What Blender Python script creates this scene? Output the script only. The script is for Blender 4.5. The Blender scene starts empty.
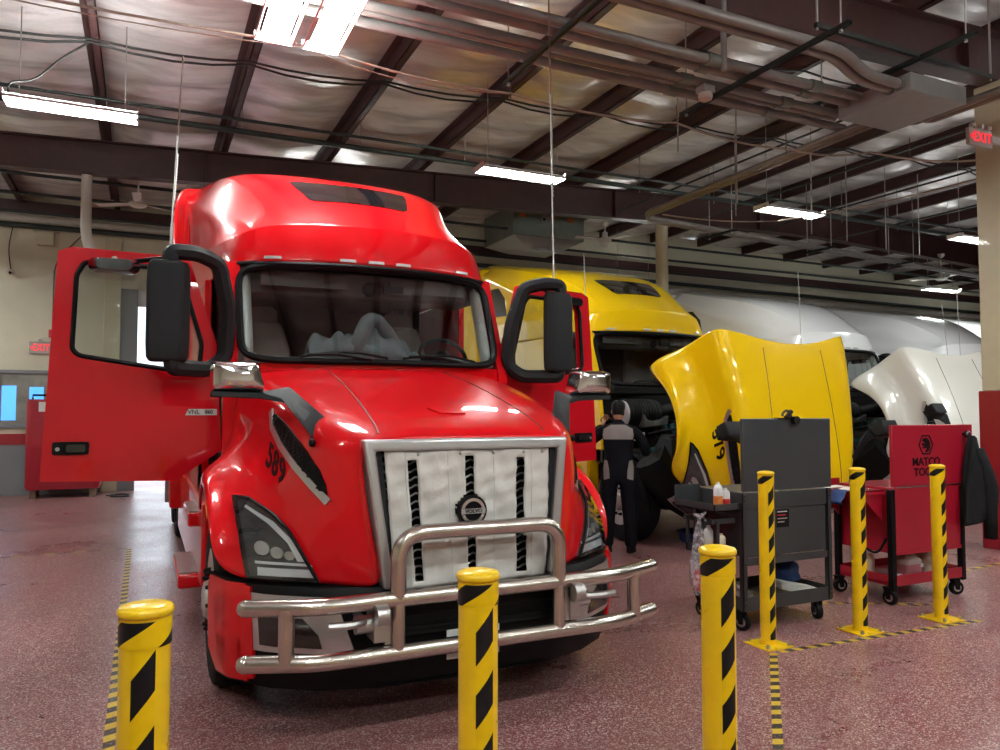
import bpy, bmesh, math, random
from mathutils import Vector, Matrix, Euler
from mathutils.bvhtree import BVHTree
from mathutils.geometry import delaunay_2d_cdt
random.seed(7)
SC = bpy.context.scene
COL = SC.collection
PI = math.pi
V = Vector

# ---------------------------------------------------------------- materials
def new_mat(name):
    m = bpy.data.materials.new(name); m.use_nodes = True
    nt = m.node_tree; b = nt.nodes.get('Principled BSDF')
    return m, nt, b

def pm(name, col, rough=.5, metal=0., coat=0., spec=.5, var=0., vscale=6., bump=0., bscale=40., rvar=0., emis=None, estr=0., coatr=.04):
    m, nt, b = new_mat(name)
    b.inputs['Base Color'].default_value = (*col, 1)
    b.inputs['Roughness'].default_value = rough
    b.inputs['Metallic'].default_value = metal
    b.inputs['Specular IOR Level'].default_value = spec
    b.inputs['Coat Weight'].default_value = coat
    b.inputs['Coat Roughness'].default_value = coatr
    if emis:
        b.inputs['Emission Color'].default_value = (*emis, 1); b.inputs['Emission Strength'].default_value = estr
    N = nt.nodes; L = nt.links
    if var or bump or rvar:
        tc = N.new('ShaderNodeTexCoord')
    if var:
        nz = N.new('ShaderNodeTexNoise'); nz.inputs['Scale'].default_value = vscale; nz.inputs['Detail'].default_value = 6
        L.new(tc.outputs['Object'], nz.inputs['Vector'])
        mr = N.new('ShaderNodeMapRange'); mr.inputs[1].default_value = .3; mr.inputs[2].default_value = .7
        mr.inputs[3].default_value = 1 - var; mr.inputs[4].default_value = 1 + var
        L.new(nz.outputs['Fac'], mr.inputs[0])
        mx = N.new('ShaderNodeMix'); mx.data_type = 'RGBA'; mx.blend_type = 'MULTIPLY'; mx.inputs[0].default_value = 1
        mx.inputs[6].default_value = (*col, 1); L.new(mr.outputs[0], mx.inputs[7]); L.new(mx.outputs[2], b.inputs['Base Color'])
    if rvar:
        n2 = N.new('ShaderNodeTexNoise'); n2.inputs['Scale'].default_value = vscale * 2.3; n2.inputs['Detail'].default_value = 5
        L.new(tc.outputs['Object'], n2.inputs['Vector'])
        m2 = N.new('ShaderNodeMapRange'); m2.inputs[3].default_value = max(0, rough - rvar); m2.inputs[4].default_value = rough + rvar
        L.new(n2.outputs['Fac'], m2.inputs[0]); L.new(m2.outputs[0], b.inputs['Roughness'])
    if bump:
        n3 = N.new('ShaderNodeTexNoise'); n3.inputs['Scale'].default_value = bscale; n3.inputs['Detail'].default_value = 4
        L.new(tc.outputs['Object'], n3.inputs['Vector'])
        bp = N.new('ShaderNodeBump'); bp.inputs['Strength'].default_value = bump; bp.inputs['Distance'].default_value = .01
        L.new(n3.outputs['Fac'], bp.inputs['Height']); L.new(bp.outputs['Normal'], b.inputs['Normal'])
    return m

def glass_mat(name, tint=(.9, .95, .95), refl=.9, dark=1.0, rough=.02):
    m, nt, b = new_mat(name); N = nt.nodes; L = nt.links
    N.remove(b)
    tr = N.new('ShaderNodeBsdfTransparent'); tr.inputs[0].default_value = (tint[0]*dark, tint[1]*dark, tint[2]*dark, 1)
    gl = N.new('ShaderNodeBsdfGlossy'); gl.inputs['Roughness'].default_value = rough; gl.inputs[0].default_value = (refl,)*3 + (1,)
    lw = N.new('ShaderNodeLayerWeight'); lw.inputs[0].default_value = .5     # thin pane: same reflection from both faces
    pw = N.new('ShaderNodeMath'); pw.operation = 'POWER'; pw.inputs[1].default_value = 3.5; L.new(lw.outputs['Facing'], pw.inputs[0])
    fr = N.new('ShaderNodeMath'); fr.operation = 'MULTIPLY_ADD'; fr.inputs[1].default_value = .85; fr.inputs[2].default_value = .05; L.new(pw.outputs[0], fr.inputs[0])
    mx = N.new('ShaderNodeMixShader'); L.new(fr.outputs[0], mx.inputs[0]); L.new(tr.outputs[0], mx.inputs[1]); L.new(gl.outputs[0], mx.inputs[2])
    L.new(mx.outputs[0], N.get('Material Output').inputs[0])
    return m

def emit_mat(name, col, s):
    m, nt, b = new_mat(name)
    b.inputs['Base Color'].default_value = (*col, 1); b.inputs['Emission Color'].default_value = (*col, 1)
    b.inputs['Emission Strength'].default_value = s
    return m

def bag_mat():
    m, nt, b = new_mat('clear_bag'); N = nt.nodes; L = nt.links
    b.inputs['Base Color'].default_value = (.70, .66, .70, 1); b.inputs['Roughness'].default_value = .2
    tr = N.new('ShaderNodeBsdfTransparent'); tr.inputs[0].default_value = (.95, .93, .96, 1)
    tc = N.new('ShaderNodeTexCoord'); nz = N.new('ShaderNodeTexNoise'); nz.inputs['Scale'].default_value = 26; nz.inputs['Detail'].default_value = 3
    L.new(tc.outputs['Object'], nz.inputs['Vector'])
    mr = N.new('ShaderNodeMapRange'); mr.inputs[1].default_value = .4; mr.inputs[2].default_value = .65; mr.inputs[3].default_value = .12; mr.inputs[4].default_value = .6
    L.new(nz.outputs['Fac'], mr.inputs[0])
    mx = N.new('ShaderNodeMixShader'); L.new(mr.outputs[0], mx.inputs[0]); L.new(tr.outputs[0], mx.inputs[1]); L.new(b.outputs[0], mx.inputs[2])
    L.new(mx.outputs[0], N.get('Material Output').inputs[0])
    return m

def floor_mat():
    m, nt, b = new_mat('epoxy_flake'); N = nt.nodes; L = nt.links
    tc = N.new('ShaderNodeTexCoord')
    vo = N.new('ShaderNodeTexVoronoi'); vo.inputs['Scale'].default_value = 150
    wn = N.new('ShaderNodeTexNoise'); wn.inputs['Scale'].default_value = 60; wn.inputs['Detail'].default_value = 3
    L.new(tc.outputs['Object'], wn.inputs['Vector'])
    ad = N.new('ShaderNodeVectorMath'); ad.operation = 'MULTIPLY_ADD'
    ad.inputs[1].default_value = (.02, .02, .02)
    L.new(wn.outputs['Color'], ad.inputs[0]); L.new(tc.outputs['Object'], ad.inputs[2]); L.new(ad.outputs[0], vo.inputs['Vector'])
    sp = N.new('ShaderNodeSeparateColor'); L.new(vo.outputs['Color'], sp.inputs[0])
    cr = N.new('ShaderNodeValToRGB'); cr.color_ramp.interpolation = 'CONSTANT'
    e = cr.color_ramp.elements
    e[0].position = 0; e[0].color = (.20, .050, .058, 1)
    e[1].position = .30; e[1].color = (.29, .095, .10, 1)
    for p, c in ((.55, (.34, .145, .145)), (.70, (.52, .36, .33)), (.84, (.66, .57, .52)), (.93, (.13, .045, .05))):
        k = e.new(p); k.color = (*c, 1)
    L.new(sp.outputs[0], cr.inputs[0])
    # worn / dirty patches with a shape of their own
    n2 = N.new('ShaderNodeTexNoise'); n2.inputs['Scale'].default_value = .9; n2.inputs['Detail'].default_value = 7; n2.inputs['Roughness'].default_value = .65
    L.new(tc.outputs['Object'], n2.inputs['Vector'])
    mr = N.new('ShaderNodeMapRange'); mr.inputs[1].default_value = .3; mr.inputs[2].default_value = .7; mr.inputs[3].default_value = .76; mr.inputs[4].default_value = 1.02
    L.new(n2.outputs['Fac'], mr.inputs[0])
    mx = N.new('ShaderNodeMix'); mx.data_type = 'RGBA'; mx.blend_type = 'MULTIPLY'; mx.inputs[0].default_value = 1
    L.new(cr.outputs[0], mx.inputs[6]); L.new(mr.outputs[0], mx.inputs[7]); L.new(mx.outputs[2], b.inputs['Base Color'])
    m3 = N.new('ShaderNodeMapRange'); m3.inputs[1].default_value = .3; m3.inputs[2].default_value = .7; m3.inputs[3].default_value = .24; m3.inputs[4].default_value = .42
    L.new(n2.outputs['Fac'], m3.inputs[0]); L.new(m3.outputs[0], b.inputs['Roughness'])
    bp = N.new('ShaderNodeBump'); bp.inputs['Strength'].default_value = .12; bp.inputs['Distance'].default_value = .004
    L.new(wn.outputs['Fac'], bp.inputs['Height']); L.new(bp.outputs[0], b.inputs['Normal'])
    return m

def ceiling_mat():
    m, nt, b = new_mat('vinyl_insulation'); N = nt.nodes; L = nt.links
    tc = N.new('ShaderNodeTexCoord')
    n1 = N.new('ShaderNodeTexNoise'); n1.inputs['Scale'].default_value = 2.2; n1.inputs['Detail'].default_value = 8; n1.inputs['Distortion'].default_value = .6
    mp = N.new('ShaderNodeMapping'); mp.inputs['Scale'].default_value = (.6, 2.0, 1)
    L.new(tc.outputs['Object'], mp.inputs[0]); L.new(mp.outputs[0], n1.inputs['Vector'])
    cr = N.new('ShaderNodeValToRGB'); e = cr.color_ramp.elements
    e[0].position = .30; e[0].color = (.60, .56, .55, 1); e[1].position = .62; e[1].color = (.92, .89, .88, 1)
    L.new(n1.outputs['Fac'], cr.inputs[0]); L.new(cr.outputs[0], b.inputs['Base Color'])
    b.inputs['Metallic'].default_value = .5; b.inputs['Roughness'].default_value = .31
    n2 = N.new('ShaderNodeTexNoise'); n2.inputs['Scale'].default_value = 14; n2.inputs['Detail'].default_value = 5; L.new(mp.outputs[0], n2.inputs['Vector'])
    bp = N.new('ShaderNodeBump'); bp.inputs['Strength'].default_value = .35; bp.inputs['Distance'].default_value = .02
    L.new(n2.outputs['Fac'], bp.inputs['Height']); L.new(bp.outputs[0], b.inputs['Normal'])
    return m

def tape_mat():
    m, nt, b = new_mat('hazard_tape'); N = nt.nodes; L = nt.links
    uv = N.new('ShaderNodeUVMap'); sx = N.new('ShaderNodeSeparateXYZ'); L.new(uv.outputs[0], sx.inputs[0])
    a = N.new('ShaderNodeMath'); a.operation = 'MULTIPLY_ADD'; a.inputs[1].default_value = .35
    L.new(sx.outputs[1], a.inputs[0]); L.new(sx.outputs[0], a.inputs[2])
    f = N.new('ShaderNodeMath'); f.operation = 'FRACT'; L.new(a.outputs[0], f.inputs[0])
    g = N.new('ShaderNodeMath'); g.operation = 'GREATER_THAN'; g.inputs[1].default_value = .5; L.new(f.outputs[0], g.inputs[0])
    nz = N.new('ShaderNodeTexNoise'); nz.inputs['Scale'].default_value = 60; nz.inputs['Detail'].default_value = 6
    tc = N.new('ShaderNodeTexCoord'); L.new(tc.outputs['Object'], nz.inputs['Vector'])
    mx = N.new('ShaderNodeMix'); mx.data_type = 'RGBA'; mx.inputs[6].default_value = (.62, .42, .03, 1); mx.inputs[7].default_value = (.035, .03, .028, 1)
    L.new(g.outputs[0], mx.inputs[0])
    st = N.new('ShaderNodeMapRange'); st.inputs[1].default_value = .55; st.inputs[2].default_value = .72; L.new(nz.outputs['Fac'], st.inputs[0])
    mw = N.new('ShaderNodeMix'); mw.data_type = 'RGBA'; mw.inputs[7].default_value = (.33, .20, .18, 1)
    L.new(st.outputs[0], mw.inputs[0]); L.new(mx.outputs[2], mw.inputs[6])
    L.new(mw.outputs[2], b.inputs['Base Color']); b.inputs['Roughness'].default_value = .5
    return m

def brushed(name, col, rough=.3):
    return pm(name, col, rough, 1.0, var=.08, vscale=9, rvar=.08, bump=.05, bscale=90)

M = dict(
    floor=floor_mat(), ceiling=ceiling_mat(), tape=tape_mat(),
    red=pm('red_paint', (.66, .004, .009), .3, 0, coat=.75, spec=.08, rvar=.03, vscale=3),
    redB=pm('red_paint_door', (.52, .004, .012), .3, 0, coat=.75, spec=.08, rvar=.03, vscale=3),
    yellow=pm('yellow_paint', (.86, .55, .003), .3, 0, coat=.7, spec=.1, rvar=.03, vscale=3),
    white=pm('white_paint', (.90, .90, .91), .25, 0, coat=1, rvar=.03, vscale=3),
    cream=pm('pearl_paint', (.68, .66, .60), .3, 0, coat=.8, rvar=.03, vscale=3),
    bollard=pm('bollard_plastic', (.90, .58, .004), .30, 0, coat=.25, var=.10, vscale=7, rvar=.1),
    sticker=pm('black_sticker', (.004, .004, .0045), .4, spec=.2, var=.2),
    black=pm('black_plastic', (.004, .004, .0045), .5, spec=.12, bump=.08, bscale=200, rvar=.08),
    gloss=pm('gloss_black', (.008, .008, .009), .15, coat=.6, rvar=.03),
    grey=pm('dark_grey_plastic', (.014, .0145, .016), .55, spec=.15, bump=.06, bscale=160, rvar=.06),
    rubber=pm('rubber', (.006, .006, .006), .75, spec=.15, bump=.15, bscale=60, var=.2),
    chrome=pm('chrome', (.80, .80, .80), .12, 1, rvar=.05, vscale=8),
    stain=brushed('stainless', (.56, .52, .47), .24),
    alu=brushed('aluminium', (.50, .50, .49), .36),
    silver=pm('silver_trim', (.55, .56, .57), .34, .85, rvar=.05),
    cover=pm('white_vinyl', (.62, .605, .57), .6, var=.06, vscale=9, bump=.45, bscale=14),
    maroon=pm('maroon_steel', (.050, .018, .017), .5, var=.15, rvar=.1),
    wall=pm('cream_wall', (.66, .62, .48), .6, var=.04, vscale=3, bump=.05),
    wallgrey=pm('grey_wall', (.22, .23, .25), .55, var=.05, vscale=2),
    redtrim=pm('red_trim', (.33, .012, .02), .45, var=.05),
    colm=pm('cream_column', (.58, .53, .38), .4, var=.04, coat=.2),
    colred=pm('red_column', (.27, .008, .020), .38, var=.05, coat=.2),
    pipe=pm('dark_green_pipe', (.020, .028, .026), .4, .2, var=.2),
    cable=pm('black_cable', (.012, .011, .011), .55, var=.2),
    conduit=pm('grey_conduit', (.22, .20, .19), .42, .35, var=.12, rvar=.1),
    whitepipe=pm('white_pipe', (.50, .47, .42), .5, var=.08),
    box=pm('grey_box', (.27, .27, .265), .45, .2, var=.05),
    heater=pm('green_grey_metal', (.17, .19, .165), .4, .3, var=.08),
    fixture=pm('white_enamel', (.75, .76, .76), .35, var=.03),
    tube=emit_mat('fluorescent_tube', (.95, 1.0, .97), 115),
    exitred=emit_mat('exit_letters', (1.0, .012, .03), 1.1),
    exitbox=pm('exit_housing', (.40, .36, .34), .4, var=.03),
    fanm=pm('fan_white', (.62, .60, .55), .4, var=.05),
    string=pm('string', (.42, .36, .30), .7, var=.1),
    glass=glass_mat('clear_glass', (.86, .90, .89)),
    wsglass=glass_mat('windshield_glass', (.84, .88, .88)),
    dark=pm('tinted_panel', (.010, .010, .012), .08, coat=.8, rvar=.02),
    cabint=pm('cab_interior', (.075, .07, .066), .7, var=.15, bump=.1),
    cabgrey=pm('pillar_trim', (.52, .53, .50), .65, var=.06),
    fabric=pm('seat_fabric', (.24, .21, .19), .85, var=.15, bump=.3, bscale=120),
    jacket=pm('black_fabric', (.014, .014, .0155), .85, spec=.1, var=.25, bump=.35, bscale=30),
    jacketg=pm('charcoal_fleece', (.085, .092, .10), .9, var=.25, bump=.4, bscale=30),
    lens=glass_mat('lamp_lens', (.93, .95, .96), .9),
    lampin=pm('lamp_inner', (.055, .057, .06), .3, .15, var=.3, vscale=30),
    drl=pm('lamp_strip', (.85, .87, .88), .2, .2, var=.03),
    orange=pm('amber_reflector', (.62, .13, .03), .25, coat=.5, var=.1),
    cartgrey=pm('slate_cart', (.040, .043, .047), .42, .2, var=.06, rvar=.05),
    cartred=pm('red_cart', (.34, .006, .022), .34, 0, coat=.4, var=.04, rvar=.05),
    cream_plastic=pm('cream_plastic', (.72, .66, .52), .45, var=.06),
    clearbag=bag_mat(),
    blue=pm('blue_cloth', (.010, .035, .13), .75, var=.2, bump=.3),
    whitecloth=pm('white_cloth', (.70, .70, .68), .75, var=.08, bump=.3),
    skin=pm('skin', (.42, .20, .13), .5, var=.1),
    shirtg=pm('grey_cloth', (.20, .17, .16), .85, var=.1, bump=.3, bscale=80),
    overall=pm('navy_black_cloth', (.0045, .0045, .0065), .85, spec=.08, var=.25, bump=.3, bscale=80),
    engine=pm('engine_grey', (.085, .09, .092), .45, .5, var=.3, vscale=12),
    teal=pm('teal_engine', (.04, .15, .15), .45, .2, var=.25, vscale=14),
    filt=pm('grey_cover', (.33, .34, .36), .5, .1, var=.08),
    bluewin=emit_mat('lit_room_glow', (.10, .42, 1.0), .9),
    paper=pm('paper', (.72, .70, .66), .6, var=.05),
    orangecan=pm('orange_label', (.60, .20, .05), .4, var=.15, vscale=30),
    redcan=pm('red_label', (.50, .02, .03), .35, var=.15, vscale=30),
    wire=pm('wire', (.45, .44, .42), .4, .8, var=.1),
    plate=pm('plate_white', (.66, .66, .66), .4, var=.04),
    rim=pm('wheel_rim', (.50, .48, .46), .42, .6, var=.15, vscale=8),
    brown=pm('brown_metal', (.16, .10, .07), .5, .2, var=.15),
    unlit=pm('sensor_white', (.55, .50, .46), .4, var=.04),
    film=pm('paint_film', (.33, .006, .012), .12, 0, coat=1, rvar=.04),
    inkw=pm('ink_dark', (.03, .03, .035), .5, var=.1),
    purple=pm('pinkish_liquid', (.40, .14, .16), .3, var=.1),
)

# ---------------------------------------------------------------- mesh builder
class MB:
    def __init__(s): s.v = []; s.f = []; s.uv = None
    def add(s, vs, fs):
        n = len(s.v); s.v += [V(p) for p in vs]; s.f += [tuple(i + n for i in f) for f in fs]; return s
    def box(s, x0, y0, z0, x1, y1, z1, T=None):
        vs = [V((x, y, z)) for z in (z0, z1) for (x, y) in ((x0, y0), (x1, y0), (x1, y1), (x0, y1))]
        if T: vs = [T @ p for p in vs]
        return s.add(vs, [(3, 2, 1, 0), (4, 5, 6, 7), (0, 1, 5, 4), (1, 2, 6, 5), (2, 3, 7, 6), (3, 0, 4, 7)])
    def cbox(s, c, d, T=None):
        return s.box(c[0]-d[0]/2, c[1]-d[1]/2, c[2]-d[2]/2, c[0]+d[0]/2, c[1]+d[1]/2, c[2]+d[2]/2, T)
    def ring(s, rings, close=False, cap=True):
        """rings: list of equal-length closed loops of points"""
        n = len(rings[0]); base = len(s.v)
        for r in rings: s.v += [V(p) for p in r]
        m = len(rings)
        for i in range(m if close else m - 1):
            a = base + i*n; b = base + ((i+1) % m)*n
            for k in range(n): s.f.append((a+k, a+(k+1) % n, b+(k+1) % n, b+k))
        if cap and not close:
            s.f.append(tuple(base + k for k in reversed(range(n)))); s.f.append(tuple(base + (m-1)*n + k for k in range(n)))
        return s
    def tube(s, pts, r, n=12, cap=True, close=False):
        pts = [V(p) for p in pts]; m = len(pts)
        rr = r if isinstance(r, (list, tuple)) else [r]*m
        rings = []; up = None
        for i in range(m):
            if close: d = pts[(i+1) % m] - pts[i-1]
            else: d = pts[min(i+1, m-1)] - pts[max(i-1, 0)]
            if d.length < 1e-9: d = V((0, 0, 1))
            d.normalize()
            if up is None:
                up = V((0, 0, 1)) if abs(d.z) < .9 else V((1, 0, 0))
            a = d.cross(up)
            if a.length < 1e-6: a = d.cross(V((0, 1, 0)))
            a.normalize(); b = a.cross(d).normalized(); up = b
            rings.append([pts[i] + (a*math.cos(2*PI*k/n) + b*math.sin(2*PI*k/n))*rr[i] for k in range(n)])
        return s.ring(rings, close, cap)
    def cyl(s, p0, p1, r0, r1=None, n=16): return s.tube([p0, p1], [r0, r0 if r1 is None else r1], n)
    def lathe(s, prof, c=(0, 0, 0), axis='z', n=24, cap=True):
        """prof: (radius, height) list; revolved about the axis through c"""
        rings = []
        for r, h in prof:
            L = []
            for k in range(n):
                a = 2*PI*k/n; u, w = r*math.cos(a), r*math.sin(a)
                if axis == 'z': p = (u, w, h)
                elif axis == 'x': p = (h, u, w)
                else: p = (w, h, u)
                L.append(V(p) + V(c))
            rings.append(L)
        return s.ring(rings, False, cap)
    def prism(s, poly, o, ex, ey, en, d):
        """2D polygon in the plane (o; ex, ey), extruded by d along en"""
        o, ex, ey, en = V(o), V(ex), V(ey), V(en)
        a = [o + ex*p[0] + ey*p[1] for p in poly]; b = [p + en*d for p in a]; n = len(a)
        s.add(a + b, [tuple(reversed(range(n))), tuple(range(n, 2*n))] + [(k, (k+1) % n, n+(k+1) % n, n+k) for k in range(n)])
        return s
    def grid(s, rows):
        n = len(rows[0]); base = len(s.v)
        for r in rows: s.v += [V(p) for p in r]
        for i in range(len(rows)-1):
            for k in range(n-1):
                a = base + i*n + k; s.f.append((a, a+1, a+n+1, a+n))
        return s
    def ell(s, c, r, nu=14, nv=8, T=None):
        prof = [(math.sin(PI*i/nv), -math.cos(PI*i/nv)) for i in range(nv+1)]
        rings = []
        for a, h in prof:
            a = max(a, .002)
            rings.append([V((c[0]+r[0]*a*math.cos(2*PI*k/nu), c[1]+r[1]*a*math.sin(2*PI*k/nu), c[2]+r[2]*h)) for k in range(nu)])
        if T: rings = [[T @ p for p in R] for R in rings]
        return s.ring(rings)
    def xf(s, T): s.v = [T @ p for p in s.v]; return s
    def mirror(s):
        m = MB(); m.v = [V((-p.x, p.y, p.z)) for p in s.v]; m.f = [tuple(reversed(f)) for f in s.f]; return m
    def __add__(s, o): r = MB(); r.add(s.v, s.f); r.add(o.v, o.f); return r

ORG = {}     # world-space build origin of every parent object
def org(o): return ORG.get(o.name, V((0, 0, 0)))

def thing(name, label, cat, loc=(0, 0, 0), group=None):
    o = bpy.data.objects.new(name, None); COL.objects.link(o)
    o.location = loc; o.empty_display_size = .2
    o['label'] = label; o['category'] = cat
    if group: o['group'] = group
    ORG[o.name] = V(loc)
    return o

def tag(o, label, cat, group=None):
    o['label'] = label; o['category'] = cat
    if group: o['group'] = group
    return o

def obj(name, mb, mat, parent=None, smooth=None, bevel=0, sub=0, solid=0, at=None, label=None, bseg=2, weld=False):
    """Link a mesh builder as ONE object. Vertices are in build space; `at` sets the origin."""
    if at is None: at = org(parent) if parent else None
    if at is None:
        lo = V([min(p[i] for p in mb.v) for i in range(3)]); hi = V([max(p[i] for p in mb.v) for i in range(3)])
        at = V(((lo.x+hi.x)/2, (lo.y+hi.y)/2, lo.z))
    at = V(at)
    me = bpy.data.meshes.new(name)
    me.from_pydata([tuple(p - at) for p in mb.v], [], mb.f)
    me.validate()
    bm = bmesh.new(); bm.from_mesh(me)
    if weld: bmesh.ops.remove_doubles(bm, verts=bm.verts, dist=1e-5)
    bmesh.ops.recalc_face_normals(bm, faces=bm.faces); bm.to_mesh(me); bm.free()
    if mb.uv:
        ul = me.uv_layers.new(name='UVMap')
        for lp in me.loops: ul.data[lp.index].uv = mb.uv[lp.vertex_index]
    o = bpy.data.objects.new(name, me); COL.objects.link(o)
    me.materials.append(mat if not isinstance(mat, str) else M[mat])
    if smooth is None: smooth = 35
    if sub:
        md = o.modifiers.new('sub', 'SUBSURF'); md.levels = sub; md.render_levels = sub
        for p in me.polygons: p.use_smooth = True
    elif smooth:
        for p in me.polygons: p.use_smooth = True
        if smooth < 180:
            try: me.set_sharp_from_angle(angle=math.radians(smooth))
            except Exception: pass
    if solid:
        md = o.modifiers.new('solid', 'SOLIDIFY'); md.thickness = solid; md.offset = -1
    if bevel:
        md = o.modifiers.new('bevel', 'BEVEL'); md.width = bevel; md.segments = bseg; md.limit_method = 'ANGLE'; md.angle_limit = math.radians(40)
    if parent:
        o.parent = parent; o.location = at - org(parent)
    else: o.location = at
    ORG[o.name] = at
    if label: o['label'] = label
    return o

def struct(name, mb, mat, **k):
    o = obj(name, mb, mat, **k); o['kind'] = 'structure'; return o

def dup(root, loc, label=None, group=None, rotz=None):
    r = root.copy(); COL.objects.link(r); r.location = loc
    if rotz is not None: r.rotation_euler.z = rotz
    if label: r['label'] = label
    if group: r['group'] = group
    for ch in root.children:
        c = ch.copy(); COL.objects.link(c); c.parent = r
        for g in ch.children:
            d = g.copy(); COL.objects.link(d); d.parent = c
    return r

def text_mb(s, size, o, ex, ey, depth=.003, bold=0., align='CENTER', sx=1., gap=1.):
    """Lettering as an extruded mesh in the plane (o; ex, ey)."""
    cu = bpy.data.curves.new('lettering', 'FONT'); cu.body = s; cu.size = size; cu.align_x = align; cu.align_y = 'CENTER'
    cu.space_character = gap; cu.offset = bold; cu.extrude = depth/2; cu.resolution_u = 3
    t = bpy.data.objects.new('lettering', cu); COL.objects.link(t)
    dg = bpy.context.evaluated_depsgraph_get(); me = bpy.data.meshes.new_from_object(t.evaluated_get(dg))
    mb = MB(); o, ex, ey = V(o), V(ex).normalized(), V(ey).normalized(); en = ex.cross(ey)
    mb.add([o + ex*p.co.x*sx + ey*p.co.y + en*p.co.z for p in me.vertices], [tuple(p.vertices) for p in me.polygons])
    bpy.data.objects.remove(t); bpy.data.meshes.remove(me); bpy.data.curves.remove(cu)
    return mb

def arc(c, r, a0, a1, n, ex=(1, 0, 0), ey=(0, 0, 1)):
    c, ex, ey = V(c), V(ex), V(ey)
    return [c + ex*r*math.cos(a0+(a1-a0)*i/n) + ey*r*math.sin(a0+(a1-a0)*i/n) for i in range(n+1)]

def fillet(pts, r, n=5):
    """round the inner corners of a polyline"""
    pts = [V(p) for p in pts]; out = [pts[0]]
    for i in range(1, len(pts)-1):
        a, b, c = pts[i-1], pts[i], pts[i+1]
        d0 = (a-b); d1 = (c-b); k = min(r, d0.length*.45, d1.length*.45)
        p, q = b + d0.normalized()*k, b + d1.normalized()*k
        for j in range(n+1):
            t = j/n; out.append(p*(1-t)**2 + b*2*t*(1-t) + q*t*t)
    out.append(pts[-1]); return out

def rrect(w, h, r, n=4):
    out = []
    for cx, cy, a in ((w/2-r, h/2-r, 0), (-w/2+r, h/2-r, PI/2), (-w/2+r, -h/2+r, PI), (w/2-r, -h/2+r, 1.5*PI)):
        out += [(cx + r*math.cos(a+PI/2*i/n), cy + r*math.sin(a+PI/2*i/n)) for i in range(n+1)]
    return out

def drape(poly, bvh, to3, d, off, step=.05, thick=0.006):
    """Lay a 2D outline on a surface: each point goes along d onto the surface, then out along the normal.
    poly: outline; to3(u, v) -> 3D start point."""
    out = []
    n = len(poly)
    for i in range(n):
        a, b = V(poly[i]), V(poly[(i+1) % n]); k = max(1, int((b-a).length/step))
        out += [a.lerp(b, j/k) for j in range(k)]
    m = len(out)
    xs = [p.x for p in out]; ys = [p.y for p in out]
    def inside(x, y):
        c = False
        for i in range(m):
            a, b = out[i], out[i-1]
            if (a.y > y) != (b.y > y) and x < (b.x-a.x)*(y-a.y)/(b.y-a.y)+a.x: c = not c
        return c
    pts = list(out); x = min(xs)
    while x < max(xs):
        y = min(ys)
        while y < max(ys):
            if inside(x, y) and min((V((x, y))-p).length for p in out) > step*.4: pts.append(V((x, y)))
            y += step
        x += step
    vs, es, fs, *_ = delaunay_2d_cdt(pts, [(i, (i+1) % m) for i in range(m)], [list(range(m))], 1, 1e-6)
    return drape_mesh([tuple(p) for p in vs], [tuple(f) for f in fs], bvh, to3, d, off, thick)

def drape_mesh(vs, fs, bvh, to3, d, off, thick=.006):
    d = V(d).normalized(); top = []; last = None
    for p in vs:
        q = to3(p[0], p[1]); h = bvh.ray_cast(q, d)
        if h[0] is None:
            h = bvh.find_nearest(q)
        nrm = h[1]
        if nrm.dot(d) > 0: nrm = -nrm
        top.append((h[0], nrm))
    mb = MB(); n = len(top)
    a = [p + nn*off for p, nn in top]; b = [p + nn*(off-thick) for p, nn in top]
    from collections import Counter
    ec = Counter()
    for f in fs:
        for i in range(len(f)): ec[(f[i], f[(i+1) % len(f)])] += 1
    mb.add(a + b, [tuple(f) for f in fs] + [tuple(n+i for i in reversed(f)) for f in fs] +
           [(i, j, n+j, n+i) for (i, j) in ec if (j, i) not in ec])
    return mb

def bvh_of(o, T=None):
    """surface of an object (with its modifiers) in build space"""
    dg = bpy.context.evaluated_depsgraph_get(); dg.update()
    ev = o.evaluated_get(dg); me = ev.to_mesh()
    a = ORG[o.name]
    vs = [v.co + a for v in me.vertices]; fs = [tuple(p.vertices) for p in me.polygons]
    ev.to_mesh_clear()
    return BVHTree.FromPolygons(vs, fs)
# ================================================================ THE ROOM
H_CAM = 1.65
def roofz(x): return 5.80 + .045*min(x, 14) - .045*max(0, x-14)   # underside of the purlins
Y_BACK = 17.3; X0, X1, Y0 = -7.0, 40.0, -8.0

struct('floor', MB().box(X0, Y0, -.15, X1, 30, 0), 'floor')
# a long daylight bay behind the back wall
mb = MB()
DOOR_A, DOOR_B, DOOR_H = -.16, 2.7, 4.15
mb.box(X0, Y_BACK, 1.0, DOOR_A-.62, Y_BACK+.25, 6.6).box(DOOR_B, Y_BACK, 1.0, X1, Y_BACK+.25, 6.6).box(DOOR_A-.62, Y_BACK, DOOR_H, DOOR_B, Y_BACK+.25, 6.6)
struct('wall_back', mb, 'wall')
mb = MB().box(X0, Y_BACK-.01, 0, DOOR_A-.62, Y_BACK+.24, 1.0).box(DOOR_B, Y_BACK-.01, 0, X1, Y_BACK+.24, 1.0)
struct('wall_back_lower', mb, 'wallgrey')
mb = MB().box(X0, Y_BACK-.03, .98, DOOR_A-.62, Y_BACK, 1.19).box(DOOR_B, Y_BACK-.03, .98, X1, Y_BACK, 1.19)
struct('trim_1', mb, 'redtrim')
struct('wall_left', MB().box(X0-.25, Y0, 0, X0, 30, 6.6), 'wall')
struct('wall_front', MB().box(X0, Y0-.25, 0, X1, Y0, 6.8), 'wall')
struct('wall_right', MB().box(X1, Y0, 0, X1+.25, 30, 6.8), 'wall')
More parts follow.
